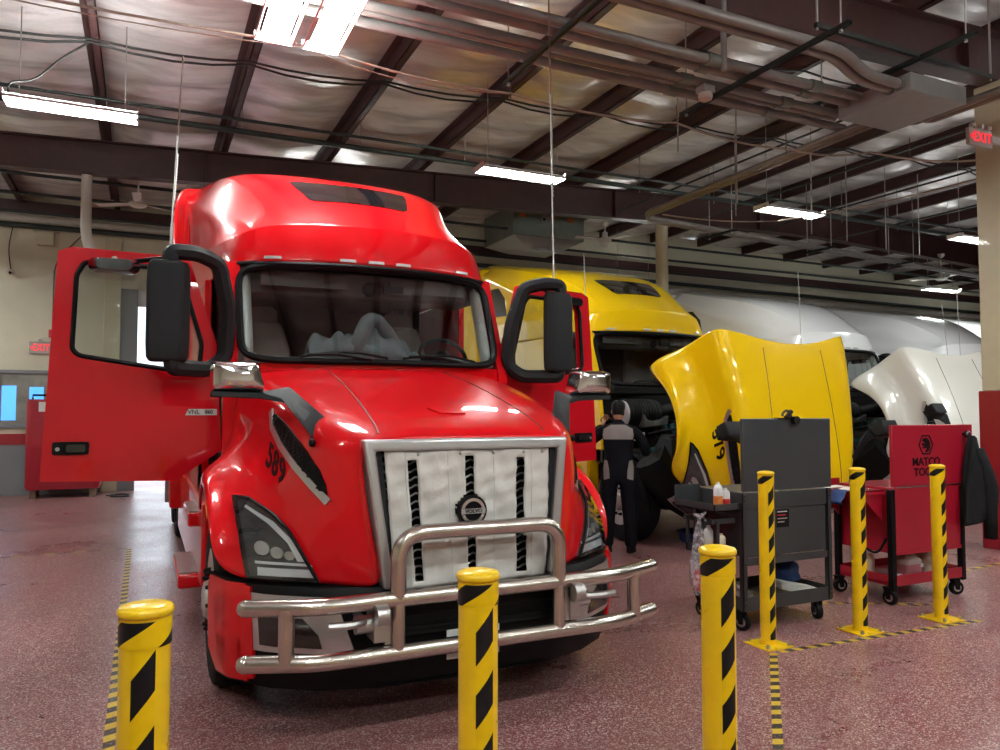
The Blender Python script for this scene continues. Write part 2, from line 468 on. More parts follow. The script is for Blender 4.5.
# door jamb beside the opening
struct('trim_2', MB().box(DOOR_A-.62, Y_BACK-.06, 0, DOOR_A-.32, Y_BACK+.28, 5.2), 'colm', bevel=.01)
struct('trim_3', MB().box(DOOR_A-.32, Y_BACK, 0, DOOR_A, Y_BACK+.2, DOOR_H), 'wallgrey')
# outside apron seen through the open door
struct('floor_outside', MB().box(-10, 30, -.16, 20, 60, -.02), pm('concrete', (.5, .5, .48), .8, var=.1))
o = struct('door_1', MB().box(DOOR_A, Y_BACK+.05, DOOR_H-.35, DOOR_B, Y_BACK+.10, DOOR_H), 'fixture')

# ceiling: sagging vinyl insulation between the purlins, gathered in folds
PX = [-.62 + 1.68*i for i in range(-4, 25)]
rows = []
nx = 8
ys = [Y0 + .11*i for i in range(int((Y_BACK+.2-Y0)/.11)+1)] + [Y_BACK+.2]
for y in ys:
    r = []
    for i in range(len(PX)-1):
        for k in range(nx):
            f = k/nx; x = PX[i]+(PX[i+1]-PX[i])*f
            s = math.sin(PI*f)
            ph = (y + .13*math.sin(i*2.3) + .10*math.sin(PI*f)*math.cos(i*1.7))/.92
            g = abs(math.sin(PI*ph)); z = roofz(x) + .24 - .125*s*(.30+.70*g**.6) - .012*math.sin(7*x+3*y)*s
            r.append((x, y, z))
    rows.append(r)
struct('ceiling', MB().grid(rows), 'ceiling', smooth=180)
struct('ceiling_outer', MB().box(X0-.3, Y0-.3, 6.85, X1+.3, Y_BACK+.3, 6.95), 'maroon')

# steel: purlins along the depth of the hall, tapered rafters across it, columns
def zbeam(x, y0, y1, zt, h=.21, w=.09, t=.012):
    m = MB()
    m.box(x-t/2, y0, zt-h, x+t/2, y1, zt)
    m.box(x-t/2, y0, zt-h, x+w, y1, zt-h+t).box(x-w, y0, zt-t, x+t/2, y1, zt)
    m.box(x+w-t, y0, zt-h, x+w, y1, zt-h+.03)
    return m
for x in PX[2:-1]:
    struct('purlin', zbeam(x, Y0, Y_BACK, roofz(x)+.21), 'maroon', smooth=0)
def rafter(y, xa, xb):
    m = MB(); n = 24
    for k in range(n):
        a, b = xa+(xb-xa)*k/n, xa+(xb-xa)*(k+1)/n
        za, zb = roofz(a)-.01, roofz(b)-.01
        da = lambda x: 5.27+.036*min(x, 14)-.036*max(0, x-14)
        for (y0, y1, ta, tb) in ((y-.006, y+.006, (da(a), za), (da(b), zb)), (y-.11, y+.11, (da(a), da(a)+.018), (da(b), da(b)+.018)), (y-.11, y+.11, (za-.018, za), (zb-.018, zb))):
            m.add([(a, y0, ta[0]), (b, y0, tb[0]), (b, y1, tb[0]), (a, y1, ta[0]), (a, y0, ta[1]), (b, y0, tb[1]), (b, y1, tb[1]), (a, y1, ta[1])],
                  [(3, 2, 1, 0), (4, 5, 6, 7), (0, 1, 5, 4), (1, 2, 6, 5), (2, 3, 7, 6), (3, 0, 4, 7)])
    for k in range(1, 12):
        x = xa + (xb-xa)*k/12
        m.box(x-.006, y-.10, 5.27+.036*min(x, 14)-.036*max(0, x-14), x+.006, y+.10, roofz(x)-.02)
    return m
for y in (12.95, 5.6, -1.7):
    struct('ceiling_beam', rafter(y, X0, X1), 'maroon', smooth=0)
# gable girt along the top of the back wall
struct('trim_4', MB().box(X0, Y_BACK-.12, 5.55, X1, Y_BACK, 5.75), 'maroon')

def column(x, y, r, zt, name, red=None):
    h = 5.27+.036*min(x, 14)
    if red:
        struct(name, MB().box(x-r, y-r, red, x+r, y+r, h), 'colm', bevel=.012)
        struct(name + '_base', MB().box(x-r-.03, y-r-.03, 0, x+r+.03, y+r+.03, red), 'colred', bevel=.012)
    else:
        struct(name, MB().cyl((x, y, 0), (x, y, h), r, n=20), 'colm')
column(9.37, 5.60, .19, 0, 'column', red=1.88)
column(9.90, 12.95, .13, 0, 'column')

# window in the back wall: painted reflection, glowing blue panels standing in for a lit room
struct('window_1', (MB().box(-2.60, Y_BACK-.05, 1.30, -1.66, Y_BACK+.02, 1.37).box(-2.60, Y_BACK-.05, 2.36, -1.66, Y_BACK+.02, 2.43)
       .box(-1.73, Y_BACK-.05, 1.30, -1.66, Y_BACK+.02, 2.43).box(-2.60, Y_BACK-.05, 1.30, -2.53, Y_BACK+.02, 2.43)), 'wallgrey', bevel=.008)
wp = struct('window_2', MB().box(-2.53, Y_BACK-.012, 1.37, -1.73, Y_BACK-.006, 2.36), pm('window_reflection', (.30, .30, .27), .15, coat=.5, var=.3, vscale=3))
struct('window_3', MB().box(-2.50, Y_BACK-.018, 1.45, -2.26, Y_BACK-.013, 2.12).box(-2.04, Y_BACK-.018, 1.42, -1.80, Y_BACK-.013, 2.10), 'bluewin')

# camera
cam = bpy.data.cameras.new('camera'); co = bpy.data.objects.new('camera', cam); COL.objects.link(co)
cam.sensor_width = 36; cam.lens = 755/1000*36; cam.clip_end = 200
co.location = (0, 0, H_CAM)
co.rotation_euler = (PI/2 + math.atan(35/755), 0, -math.radians(25.2))
SC.camera = co

# daylight outside the open door
w = bpy.data.worlds.new('sky'); SC.world = w; w.use_nodes = True
bg = w.node_tree.nodes['Background']; bg.inputs[0].default_value = (.80, .90, 1, 1); bg.inputs[1].default_value = 2.2
SC.view_settings.view_transform = 'Standard'; SC.view_settings.look = 'None'; SC.view_settings.gamma = 1; SC.view_settings.use_curve_mapping = False
SC.view_settings.exposure = 0.38
SC.cycles.max_bounces = 7; SC.cycles.diffuse_bounces = 3; SC.cycles.glossy_bounces = 4; SC.cycles.transparent_max_bounces = 14
SC.cycles.sample_clamp_indirect = 6; SC.cycles.use_denoising = True
SC.cycles.caustics_reflective = False; SC.cycles.caustics_refractive = False
# ================================================================ CEILING LIGHTS
def light(name, label, x, y, z=4.8, along='x', L=1.22, W=.32, tubes=3, group=None, hang=True):
    t = thing(name, label, 'light', (x, y, z), group)
    T = Matrix.Translation((x, y, z)) @ (Matrix.Rotation(PI/2, 4, 'Z') if along == 'y' else Matrix())
    m = MB(); h = L/2; wv = W/2
    # pan with sloping sides, open below
    # reflector pan, open below, shoulder slots added to throw light up onto the ceiling
    for sg in (-1, 1):
        prof = [(sg*wv, 0), (sg*wv, .014), (sg*wv*.86, .036), (sg*wv*.86, .028), (sg*(wv-.012), 0)]
        m.ring([[(sx, p[0], p[1]) for p in prof] for sx in (-h, h)])
    prof = [(-wv*.46, .05), (-wv*.40, .075), (wv*.40, .075), (wv*.46, .05)]
    m.ring([[(sx, p[0], p[1]) for p in prof] for sx in (-h, h)])
    m.box(-h-.01, -wv, -.004, -h, wv, .076).box(h, -wv, -.004, h+.01, wv, .076)
    obj('housing', m.xf(T), 'fixture', t, smooth=0)
    for k in range(tubes):
        yy = (k-(tubes-1)/2)*W*.29
        obj('tube', MB().cyl((-h+.02, yy, .026), (h-.02, yy, .026), .0165, n=8).xf(T), 'tube', t)
    if hang:
        for s in (-1, 1): obj('hanger', MB().tube([(s*h*.8, 0, .07), (s*h*.8, 0, roofz(x)-z+.05)], .006, 6).xf(T), 'wire', t)
    return t
GL = 'strip lights hanging from the roof'
light('ceiling_light', 'bright strip light hung high above the red open door', -.74, 9.0)
light('ceiling_light', 'bright strip light in front of the brown beam above the red cab roof', 4.53, 8.97, tubes=2)
light('ceiling_light', 'bright strip light over the yellow lifted hood between hanging rods', 9.30, 8.85, tubes=2)
light('ceiling_light', 'bright strip light partly behind the cream column, above the white fan', 14.0, 8.85, tubes=2)
light('ceiling_light', 'three-tube light at the top edge, on the red door side of its pair', .94, 5.95, along='y')
light('ceiling_light', 'three-tube light at the top edge, on the conduit side of its pair', 1.34, 5.95, along='y')
light('ceiling_light', 'white strip light crossing the cream column below the exit sign', 10.15, 4.75, z=4.42, tubes=2)
for x, y in ((-3.9, 12.4), (-4.6, 15.2)): light('ceiling_light', 'added strip light outside the view, brightening the cream wall', x, y, group=GL)  # unseen fittings added to brighten the far cream wall
for x, y in ((9.0, 5.2), (12.4, 4.6)): light('ceiling_light', 'added strip light outside the view, brightening the white trucks', x+3.5, y-.8, group=GL)  # extra fittings out of view, put in to lift the white trucks
# the same row of fittings goes on behind the camera
for x in (-3.6, 5.8, 10.6, 15.4): light('ceiling_light', 'strip light outside the view in the front bay', x, 3.2, group=GL)
for x in (-.5, 3.2, 6.8): light('ceiling_light', 'strip light outside the view behind the camera', x, .2, group=GL)
for x in (-1.2, 2.4, 6.0): light('ceiling_light', 'strip light outside the view behind the camera', x, -3.4, group=GL)
light('ceiling_light', 'far strip light showing just above the yellow roof beside the column', 11.6, 16.4, z=4.75, tubes=2)
light('ceiling_light', 'far strip light low beside the cream column above the white roofs', 25.2, 14.2, z=4.75, tubes=2)
light('ceiling_light', 'far strip light hidden behind the red roof', 3.4, 15.2, z=4.75, tubes=2)
light('ceiling_light', 'far strip light behind the cream column above the grey roof', 19.0, 13.0, z=4.8, tubes=2, group=None)
# ================================================================ TRUCKS
# built in truck space: x across (0 = centre line), y = along (front axle 4.95, nose 3.8), z up;
# root base at (0, 5, 0)
HOOD_ROWS = [
 [(0,3.82,1.5),(0.3,3.82,1.5),(0.54,3.825,1.498),(0.598,3.83,1.46),(0.59,3.82,1.34),(0.575,3.81,1.2),(0.555,3.8,1.07),(0.535,3.79,0.95),(0.515,3.78,0.85),(0.5,3.775,0.745)],
 [(0,3.9,1.56),(0.3,3.9,1.56),(0.58,3.91,1.555),(0.715,3.91,1.5),(0.725,3.895,1.36),(0.715,3.89,1.21),(0.7,3.88,1.07),(0.68,3.875,0.95),(0.66,3.87,0.85),(0.64,3.87,0.748)],
 [(0,4.1,1.63),(0.32,4.1,1.63),(0.63,4.11,1.625),(0.79,4.1,1.585),(0.815,4.08,1.4),(0.815,4.04,1.23),(0.81,4,1.08),(0.795,3.985,0.96),(0.78,3.98,0.86),(0.77,3.985,0.755)],
 [(0,4.4,1.72),(0.34,4.4,1.72),(0.67,4.4,1.71),(0.845,4.4,1.675),(0.875,4.35,1.45),(0.9,4.25,1.26),(0.93,4.18,1.11),(0.945,4.12,0.98),(0.95,4.09,0.87),(0.95,4.075,0.756)],
 [(0,4.7,1.8),(0.36,4.7,1.8),(0.72,4.7,1.785),(0.895,4.7,1.745),(0.91,4.65,1.51),(0.95,4.55,1.32),(1.0221,4.42,1.16),(1.0653,4.29,1),(1.0868,4.22,0.88),(1.1018,4.195,0.757)],
 [(0,4.95,1.86),(0.38,4.95,1.86),(0.77,5,1.845),(0.93,5,1.8),(0.945,4.95,1.56),(0.99,4.8,1.36),(1.106,4.66,1.22),(1.2,4.5,1.06),(1.242,4.4,0.93),(1.252,4.35,0.8)],
 [(0,5.1,1.89),(0.39,5.1,1.89),(0.8,5.17,1.875),(0.955,5.15,1.825),(0.975,5.1,1.59),(1.01,4.98,1.38),(1.13,4.82,1.28),(1.225,4.64,1.18),(1.27,4.5,1.1),(1.28,4.43,1)],
 [(0,5.2,1.91),(0.4,5.2,1.91),(0.82,5.3,1.895),(0.975,5.3,1.845),(1,5.25,1.61),(1.03,5.14,1.42),(1.14,5,1.33),(1.235,4.86,1.275),(1.28,4.74,1.24),(1.285,4.66,1.165)],
 [(0,5.29,1.93),(0.4,5.29,1.93),(0.84,5.42,1.915),(0.99,5.42,1.865),(1.015,5.38,1.63),(1.045,5.3,1.44),(1.15,5.2,1.35),(1.24,5.1,1.31),(1.28,5.03,1.28),(1.285,4.98,1.225)],
 [(0,5.36,1.945),(0.4,5.38,1.945),(0.85,5.52,1.93),(1,5.53,1.87),(1.025,5.51,1.64),(1.06,5.46,1.44),(1.15,5.42,1.33),(1.24,5.38,1.26),(1.275,5.33,1.2),(1.28,5.28,1.13)],
 [(0,5.41,1.955),(0.4,5.45,1.955),(0.86,5.58,1.94),(1.005,5.62,1.87),(1.03,5.62,1.65),(1.06,5.62,1.42),(1.14,5.62,1.25),(1.22,5.62,1.12),(1.255,5.6,1.02),(1.265,5.56,0.93)],
]
ROOF_ROWS = [
 [(0,5.66,2.76),(.45,5.70,2.757),(.75,5.78,2.75),(.88,5.84,2.745),(.95,5.88,2.74),(1.03,5.94,2.735),(1.08,6.15,2.73),(1.13,6.7,2.73),(1.2,7.8,2.75),(1.22,9.4,2.75)],
 [(0,5.69,2.92),(.45,5.73,2.915),(.75,5.81,2.90),(.88,5.87,2.885),(.95,5.92,2.87),(1.04,6.02,2.86),(1.10,6.25,2.85),(1.15,6.8,2.88),(1.21,7.85,2.9),(1.23,9.4,2.9)],
 [(0,5.76,3.09),(.45,5.80,3.08),(.75,5.88,3.06),(.87,5.94,3.03),(.94,6.0,3.01),(1.03,6.11,2.98),(1.11,6.4,2.97),(1.16,6.9,3.02),(1.22,7.9,3.1),(1.24,9.4,3.1)],
 [(0,6.08,3.31),(.35,6.09,3.305),(.58,6.11,3.285),(.74,6.14,3.23),(.85,6.19,3.10),(.98,6.30,3.07),(1.09,6.6,3.06),(1.17,7.1,3.12),(1.22,8.0,3.25),(1.24,9.4,3.3)],
 [(0,6.5,3.60),(.40,6.51,3.59),(.70,6.54,3.565),(.86,6.57,3.51),(1.01,6.63,3.28),(1.085,6.75,3.245),(1.15,7.0,3.22),(1.195,7.4,3.30),(1.225,8.2,3.50),(1.24,9.4,3.62)],
 [(0,7.0,3.83),(.45,7.0,3.825),(.80,7.0,3.80),(.97,7.02,3.735),(1.13,7.10,3.475),(1.185,7.25,3.435),(1.215,7.5,3.42),(1.23,7.9,3.52),(1.235,8.5,3.74),(1.24,9.4,3.90)],
 [(0,7.8,4.0),(.45,7.8,3.995),(.84,7.8,3.97),(1.0,7.82,3.91),(1.16,7.9,3.70),(1.20,8.0,3.67),(1.22,8.15,3.69),(1.23,8.4,3.78),(1.235,8.85,3.92),(1.238,9.4,4.06)],
 [(0,9.4,4.33),(.45,9.4,4.33),(.84,9.4,4.32),(1.0,9.4,4.28),(1.15,9.4,4.18),(1.19,9.4,4.16),(1.21,9.4,4.15),(1.22,9.4,4.14),(1.225,9.4,4.13),(1.23,9.4,4.12)],
]
def lerp3(a, b, f): return tuple(p+(q-p)*f for p, q in zip(a, b))
def step_rows(rows):
    out = []
    for i, r in enumerate(rows):
        if i < 2: f = (.3, .45, .6, .8)
        else: f = (.03, .08, .92, .97)
        out.append(list(r[:3]) + [lerp3(r[2], r[3], .8), r[3]] + [lerp3(r[3], r[4], k) for k in f] + [r[4], lerp3(r[4], r[5], .25)] + list(r[5:]))
    ins = [lerp3(a, b, .94) for a, b in zip(out[1], out[2])]
    in2 = [lerp3(a, b, .05) for a, b in zip(out[2], out[3])]
    return out[:2] + [ins] + [out[2]] + [in2] + out[3:]
def sym(rows):
    return [[(-x, y, z) for (x, y, z) in reversed(r[1:])] + list(r) for r in rows]
def off(mb, D): return MB().add([p + D for p in mb.v], mb.f)

VENT = [(4.69,1.632),(4.53,1.592),(4.357,1.537),(4.22,1.48),(4.115,1.425),(3.995,1.336),(3.951,1.261),(3.937,1.2),(4.036,1.271),(4.216,1.361),(4.459,1.461),(4.658,1.561)]
VENT_TRIM = [(4.74,1.645),(4.665,1.55),(4.459,1.45),(4.216,1.35),(4.036,1.258),(3.93,1.175)]
# headlight outline seen from the front (across, height)
HL = [(1.13,1.146),(1.122,1.04),(1.112,.92),(1.088,.772),(.93,.770),(.772,.768),(.839,.897),(.902,1.018),(.961,1.084),(1.06,1.143)]

def wheel(D, side, y, tr, name, rim=True, x_out=1.17, w=.30, dual=False):
    R = .505; xo = side*x_out; xi = side*(x_out-w)
    mid = (xo+xi)/2; h = w/2
    prof = [(.30, -h), (.40, -h+.004), (.455, -h), (.485, -h+.012), (R, -h+.05), (R+.002, -h+.052)]
    tread = []
    for i in range(5):
        a = -h+.055 + (w-.11)*i/5; b = a + (w-.11)/5
        tread += [(R+.004, a+.004), (R+.004, b-.012), (R-.008, b-.010), (R-.008, b-.002)]
    prof += tread + [(R, h-.05), (.485, h-.012), (.455, h), (.40, h-.004), (.30, h)]
    t = obj(name, off(MB().lathe(prof, (mid, y, R), 'x', 40, cap=False), D), 'rubber', tr, smooth=40)
    s = side
    if rim:
        hh = h*s
        rp = [(.305, hh*.98), (.292, hh*1.0), (.285, hh*.80), (.255, hh*.55), (.215, hh*.50), (.165, hh*.62), (.14, hh*.80), (.115, hh*.80)]
        obj('rim', off(MB().lathe(rp, (mid, y, R), 'x', 36), D), 'rim', t, smooth=40)
        m = MB().lathe([(.115, hh*.7), (.115, hh*1.05), (.10, hh*1.25), (.06, hh*1.32), (.01, hh*1.33)], (mid, y, R), 'x', 24)
        obj('hub', off(m, D), 'rim', t, smooth=40)
        for k in range(10):
            a = 2*PI*k/10; cy, cz = y+.168*math.cos(a), R+.168*math.sin(a)
            p0 = V((mid+hh*.6, cy, cz))
            obj('lug_nut', off(MB().cyl(p0, p0+V((s*.055, 0, 0)), .019, .017, 8).cyl(p0+V((s*.055, 0, 0)), p0+V((s*.10, 0, 0)), .021, .010, 8), D), 'black', t)
        for k in range(10):
            a = 2*PI*(k+.5)/10; cy, cz = y+.235*math.cos(a), R+.235*math.sin(a); p0 = V((mid+hh*.54, cy, cz))
            obj('hand_hole', off(MB().cyl(p0, p0+V((s*.012, 0, 0)), .026, .026, 12), D), 'rubber', t)
    return t

def strip_on(bvh, pts, w, D0, d, offv, mat, name, parent):
    """narrow band along a path seen from the front"""
    L = [V(p) for p in pts]; a, b = [], []
    for i in range(len(L)):
        t = (L[min(i+1, len(L)-1)]-L[max(i-1, 0)]).normalized(); n = V((-t.y, t.x))*w/2
        a.append(L[i]+n); b.append(L[i]-n)
    n = len(L)
    return drape_mesh([tuple(p) for p in a+b], [(i, i+1, n+i+1, n+i) for i in range(n-1)], bvh, D0, d, offv, .012)

def truck(name, label, base, paint, paint_door, number=None, hood_open=0, doors=(0, 0), full=True, interior=True, detail=True, group=None, roof_mat=None):
    D = V((base[0], base[1]-5.0, 0))
    root = thing(name, label, 'truck', (base[0], base[1], 0), group)
    P = M[paint]; PD = M[paint_door]
    # ---------- cab shell
    m = MB()
    for s in (-1, 1):
        # windshield pillar
        m.ring([[(s*x0, y0, z), (s*(x0+.09), y0+.03, z), (s*(x0+.09), y0+.13, z), (s*x0, y0+.13, z)] for x0, y0, z in ((1.02, 5.62, 1.20), (1.02, 5.62, 1.95), (1.00, 5.76, 2.36), (.985, 5.90, 2.76))])
        # sleeper side with window cut-out
        rows = []
        for z in (.95, 1.4, 1.98, 2.05, 2.55, 2.62, 2.74):
            f = (z-.95)/1.8
            rows.append([(s*(1.20-.05*f), 6.78, z), (s*(1.20-.045*f), 6.95, z), (s*(1.21-.03*f), 7.5, z), (s*(1.215-.01*f), 8.1, z), (s*1.22, 9.4, z)])
        m.grid(rows)
        m.box(s*1.12-.05*(s < 0)-.0, 6.73, .95, s*1.12+.05*(s > 0), 6.83, 2.74)
        m.box(min(s*1.0, s*1.17), 5.65, .92, max(s*1.0, s*1.17), 6.8, 1.12)       # door sill
        m.box(min(s*.98, s*1.08), 6.20, 2.70, max(s*.98, s*1.08), 6.8, 2.80)      # door header
    m.box(-1.2, 9.38, .95, 1.2, 9.42, 3.95)
    m2 = MB().ring([[(x, 5.62-.24*(1-(x/1.05)**2)+.03, z) for x in (-1.05, -.7, -.35, 0, .35, .7, 1.05)] + [(1.05, 5.80, z), (-1.05, 5.80, z)] for z in (1.55, 1.985)])
    cab = obj('cab', off(m, D), P, root, smooth=30, solid=.0)
    obj('cowl', off(m2, D), M['black'] if hood_open else P, root, smooth=30)
    # floor, dash, rear partition
    obj('cab_floor', off(MB().box(-1.12, 5.5, .95, 1.12, 9.38, 1.12), D), 'cabint', root)
    # ---------- windshield
    def ws(x, f, o=0):
        k = 1-(x/1.02)**2
        return V((x*(1.0-.0*f), 5.62-.24*k + (.30+.02*k)*f - o, 2.0 + .735*f))
    g = MB().grid([[ws(-1.0+2.0*i/16, j/6) for i in range(17)] for j in range(7)])
    W = obj('windshield', off(g, D), 'wsglass', root, smooth=180)
    m = MB()
    loop = []
    for i in range(64):
        c_, s_ = math.cos(2*PI*i/64), math.sin(2*PI*i/64)
        loop.append(ws(math.copysign(abs(c_)**.22, c_), .5 + .5*math.copysign(abs(s_)**.28, s_), .01))
    m.tube(fillet(loop, .02, 2) if False else loop, .028, 6, close=True)
    obj('windshield_seal', off(m, D), 'black', root)
    for s in (-1, 1):
        obj('pillar_trim', off(MB().grid([[ws(s*.975, j/6, -.03), ws(s*.915, j/6, -.09) + V((0, .05, 0))] for j in range(7)]), D), 'cabgrey', root, solid=.02)
    # ---------- roof fairing
    rf = obj('roof_fairing', off(MB().grid(sym(step_rows(ROOF_ROWS))), D), roof_mat or paint and P, root, sub=2, solid=.02)
    bv = bvh_of(rf) if detail else None
    if detail:
        up = V((0, 0, -1))
        def ru(u, v): return V((u, v, 6)) + D
        # tinted skylight and clearance lamps
        if number: obj('skylight', drape([(-.515, 6.62), (.515, 6.62), (.50, 6.50), (.425, 6.22), (.38, 6.18), (-.38, 6.18), (-.425, 6.22), (-.50, 6.50)], bv, ru, up, .006, .08, .02), 'dark', rf)
        if number: obj('skylight_rib', drape([(-.10, 6.185), (.0, 6.185), (.0, 6.615), (-.03, 6.615)], bv, ru, up, .010, .08, .01), 'gloss', rf)
        def rfr(u, v): return V((u, 4.0, v)) + D
        for x in (-.76, -.22, 0, .22, .76):
            obj('marker_light', drape([(x-.062, 2.778), (x+.062, 2.778), (x+.058, 2.80), (x-.058, 2.80)], bv, rfr, (0, 1, 0), .012, .05, .02), 'rim', rf)
    obj('sun_visor_edge', off(MB().tube([(x, 5.66+.27*(abs(x)/1.03)**2.2, 2.745) for x in [-1.0+2*i/14 for i in range(15)]], .02, 6), D), 'black', root)
    # ---------- side extender panels, sleeper windows, skirts, steps
    for s in (-1, 1):
        pr = [(s*.95, .55), (s*1.34, .55), (s*1.345, 3.90), (s*1.33, 4.03), (s*1.29, 4.13), (s*1.22, 4.18), (s*.95, 4.20)]
        sd = obj('side_extender', off(MB().prism(pr, (0, 9.2, 0), (1, 0, 0), (0, 0, 1), (0, 1, 0), .72), D), P, root, bevel=.04, bseg=3)
        obj('extender_trim', off(MB().box(min(s*1.30, s*1.365), 9.9, .55, max(s*1.30, s*1.365), 10.15, 3.92), D), 'box', sd)
        if detail:
            obj('sleeper_window', drape([(8.22, 3.22), (8.85, 3.26), (8.85, 3.66), (8.78, 3.74), (8.5, 3.72), (8.28, 3.52)], bv, lambda u, v, s=s: V((s*2.2, u, v)) + D, V((-s, 0, 0)), .008, .1, .02), 'dark', rf)
        sk = obj('side_skirt', off(MB().prism([(5.66, .42), (5.66, 1.0), (9.5, 1.0), (9.5, .30), (6.7, .30)], (s*1.05, 0, 0), (0, 1, 0), (0, 0, 1), (s*1, 0, 0), .185), D), P, root, bevel=.03)
        for (ya, yb, z, xo) in ((5.95, 6.9, .46, 1.37), (5.95, 6.7, .90, 1.31)):
            st = obj('step', off(MB().box(min(s*1.10, s*xo), ya, z-.10, max(s*1.10, s*xo), yb, z), D), P, root, bevel=.02)
            obj('tread', off(MB().box(min(s*1.15, s*(xo-.01)), ya+.04, z, max(s*1.15, s*(xo-.01)), yb-.04, z+.012), D), 'alu', st)
    if full or hood_open:
        for s in (-1, 1): wheel(D, s, 4.95, root, 'front_wheel', x_out=1.225)
        for s in (-1, 1):
            wheel(D, s, 10.75, root, 'rear_wheel', rim=False, x_out=1.22, w=.6)
            wheel(D, s, 12.05, root, 'rear_wheel', rim=False, x_out=1.22, w=.6)
        m = MB()
        for s in (-1, 1): m.box(s*.43-.05, 3.95, .62, s*.43+.05, 12.8, .90)
        m.box(-.43, 12.6, .62, .43, 12.75, .9).box(-.43, 9.0, .62, .43, 9.15, .9).box(-.43, 4.1, .62, .43, 4.22, .88)
        obj('chassis_frame', off(m, D), 'black', root)
        obj('front_axle', off(MB().tube([(-1.0, 4.95, .5), (-.7, 4.95, .46), (-.5, 4.95, .40), (.5, 4.95, .40), (.7, 4.95, .46), (1.0, 4.95, .5)], .055, 10), D), 'black', root)
        for s in (-1, 1):
            obj('mud_guard', off(MB().ring([[(s*x, 10.75+.62*math.cos(a), .52+.62*math.sin(a)) for x in (.6, 1.23)] + [(s*x, 10.75+.60*math.cos(a), .52+.60*math.sin(a)) for x in (1.23, .6)] for a in [PI*(.08+.84*i/10) for i in range(11)]]), D), 'black', root)
    # ---------- hood (with fenders), hinged low at the nose
    piv = V((0, 4.0, .54)) + D
    hood = obj('hood', off(MB().grid(sym(HOOD_ROWS)), D), P, root, sub=2, solid=.018, at=piv)
    hb = bvh_of(hood)
    FR = lambda u, v: V((u, 2.0, v)) + D          # start points for draping from the front
    YD = V((0, 1, 0))
    def flip(poly, s): return [(s*a, b) for a, b in poly]
    # silver grille surround
    A = [(-.50, .745), (-.597, 1.497), (.597, 1.497), (.50, .745)]
    B = [(-.445, .745), (-.535, 1.437), (.535, 1.437), (.445, .745)]
    def gp(p, y=0): return V((p[0], 3.765 + .075*(p[1]-.745) + y, p[1]))
    def band(outer, inner, y0, y1):
        m = MB(); n = len(outer)
        vs = [gp(p, y0) for p in outer] + [gp(p, y0) for p in inner] + [gp(p, y1) for p in outer] + [gp(p, y1) for p in inner]
        fs = []
        for i in range(n-1):
            fs += [(i, i+1, n+i+1, n+i), (2*n+i+1, 2*n+i, 3*n+i, 3*n+i+1), (i+1, i, 2*n+i, 2*n+i+1), (n+i, n+i+1, 3*n+i+1, 3*n+i)]
        fs += [(0, n, 3*n, 2*n), (n-1, 2*n-1, 4*n-1, 3*n-1)]
        return m.add(vs, fs)
    obj('grille_surround', off(band(A, B, -.045, .10), D), 'silver', hood, bevel=.014, bseg=3)
    m = MB().prism([(-.45, .70), (-.54, 1.44), (.54, 1.44), (.45, .70)], (0, 3.88, 0), (1, 0, 0), (0, 0, 1), (0, 1, 0), .03)
    obj('grille_back', off(m, D), 'black', hood)
    for s in (-1, 1):
        obj('grille_side_slat', off(MB().ring([[gp((s*(B[1][0]*-1-dx-.09*(1-f)), .745+.69*f), yy) for (dx, yy) in ((0, -.01), (.035, -.01), (.035, .07), (0, .07))] for f in (0, 1)]), D), 'grey', hood)
    if detail and full:
        m = MB()
        for k in range(16):
            z = .78+.042*k
            m.tube([gp((x, z + .010*math.sin(x*60)), .045) for x in [-.50+1.0*i/40 for i in range(41)]], .006, 5)
        obj('grille_mesh', off(m, D), 'wire', hood)
    # headlights, side vents, mirrors, seams
    for s in (-1, 1):
        hl = obj('headlight', drape(flip(HL, s), hb, FR, YD, .012, .05, .02), 'lampin', hood, smooth=60)
        if detail and full:
            def sub(nm, poly, mat, o): obj(nm, drape(flip(poly, s), hb, FR, YD, o, .04, .012), mat, hl, smooth=60)
            sub('lamp_strip', [(.79, .785), (1.045, .785), (1.045, .825), (.80, .825)], 'drl', .022)
            sub('lamp_strip', [(.80, .842), (1.055, .842), (1.055, .855), (.815, .855)], 'drl', .022)
            sub('lamp_strip', [(.835, .865), (.865, .865), (.905, .95), (.985, 1.035), (1.085, 1.10), (1.075, 1.11), (.965, 1.05), (.885, .965)], 'drl', .022)
            for (cx, cz, r) in ((1.02, .915, .034), (.955, .90, .028), (.90, .89, .022)):
                sub('reflector_bowl', [(cx + r*math.cos(a*PI/6), cz + r*math.sin(a*PI/6)) for a in range(12)], 'rim', .026)
        obj('lamp_cover', drape(flip(HL, s), hb, FR, YD, .036, .05, .004), 'lens', hl, smooth=60)
        HLs = HL + HL[:1]
        rp = []
        for (a0_, b0_), (a1_, b1_) in zip(HLs, HLs[1:]):
            for k in range(4):
                h_ = hb.ray_cast(FR(s*(a0_+(a1_-a0_)*k/4), b0_+(b1_-b0_)*k/4), YD)
                if h_[0] is None: h_ = hb.find_nearest(V((s*a0_, 4.2, b0_)) + D)
                nn = h_[1] if h_[1].y < 0 else -h_[1]
                rp.append(h_[0] + nn*.022)
        obj('lamp_rim', MB().tube(rp, .011, 6, close=True), 'black', hl)
    SIDE = lambda s: (lambda u, v: V((s*2.2, u, v)) + D)
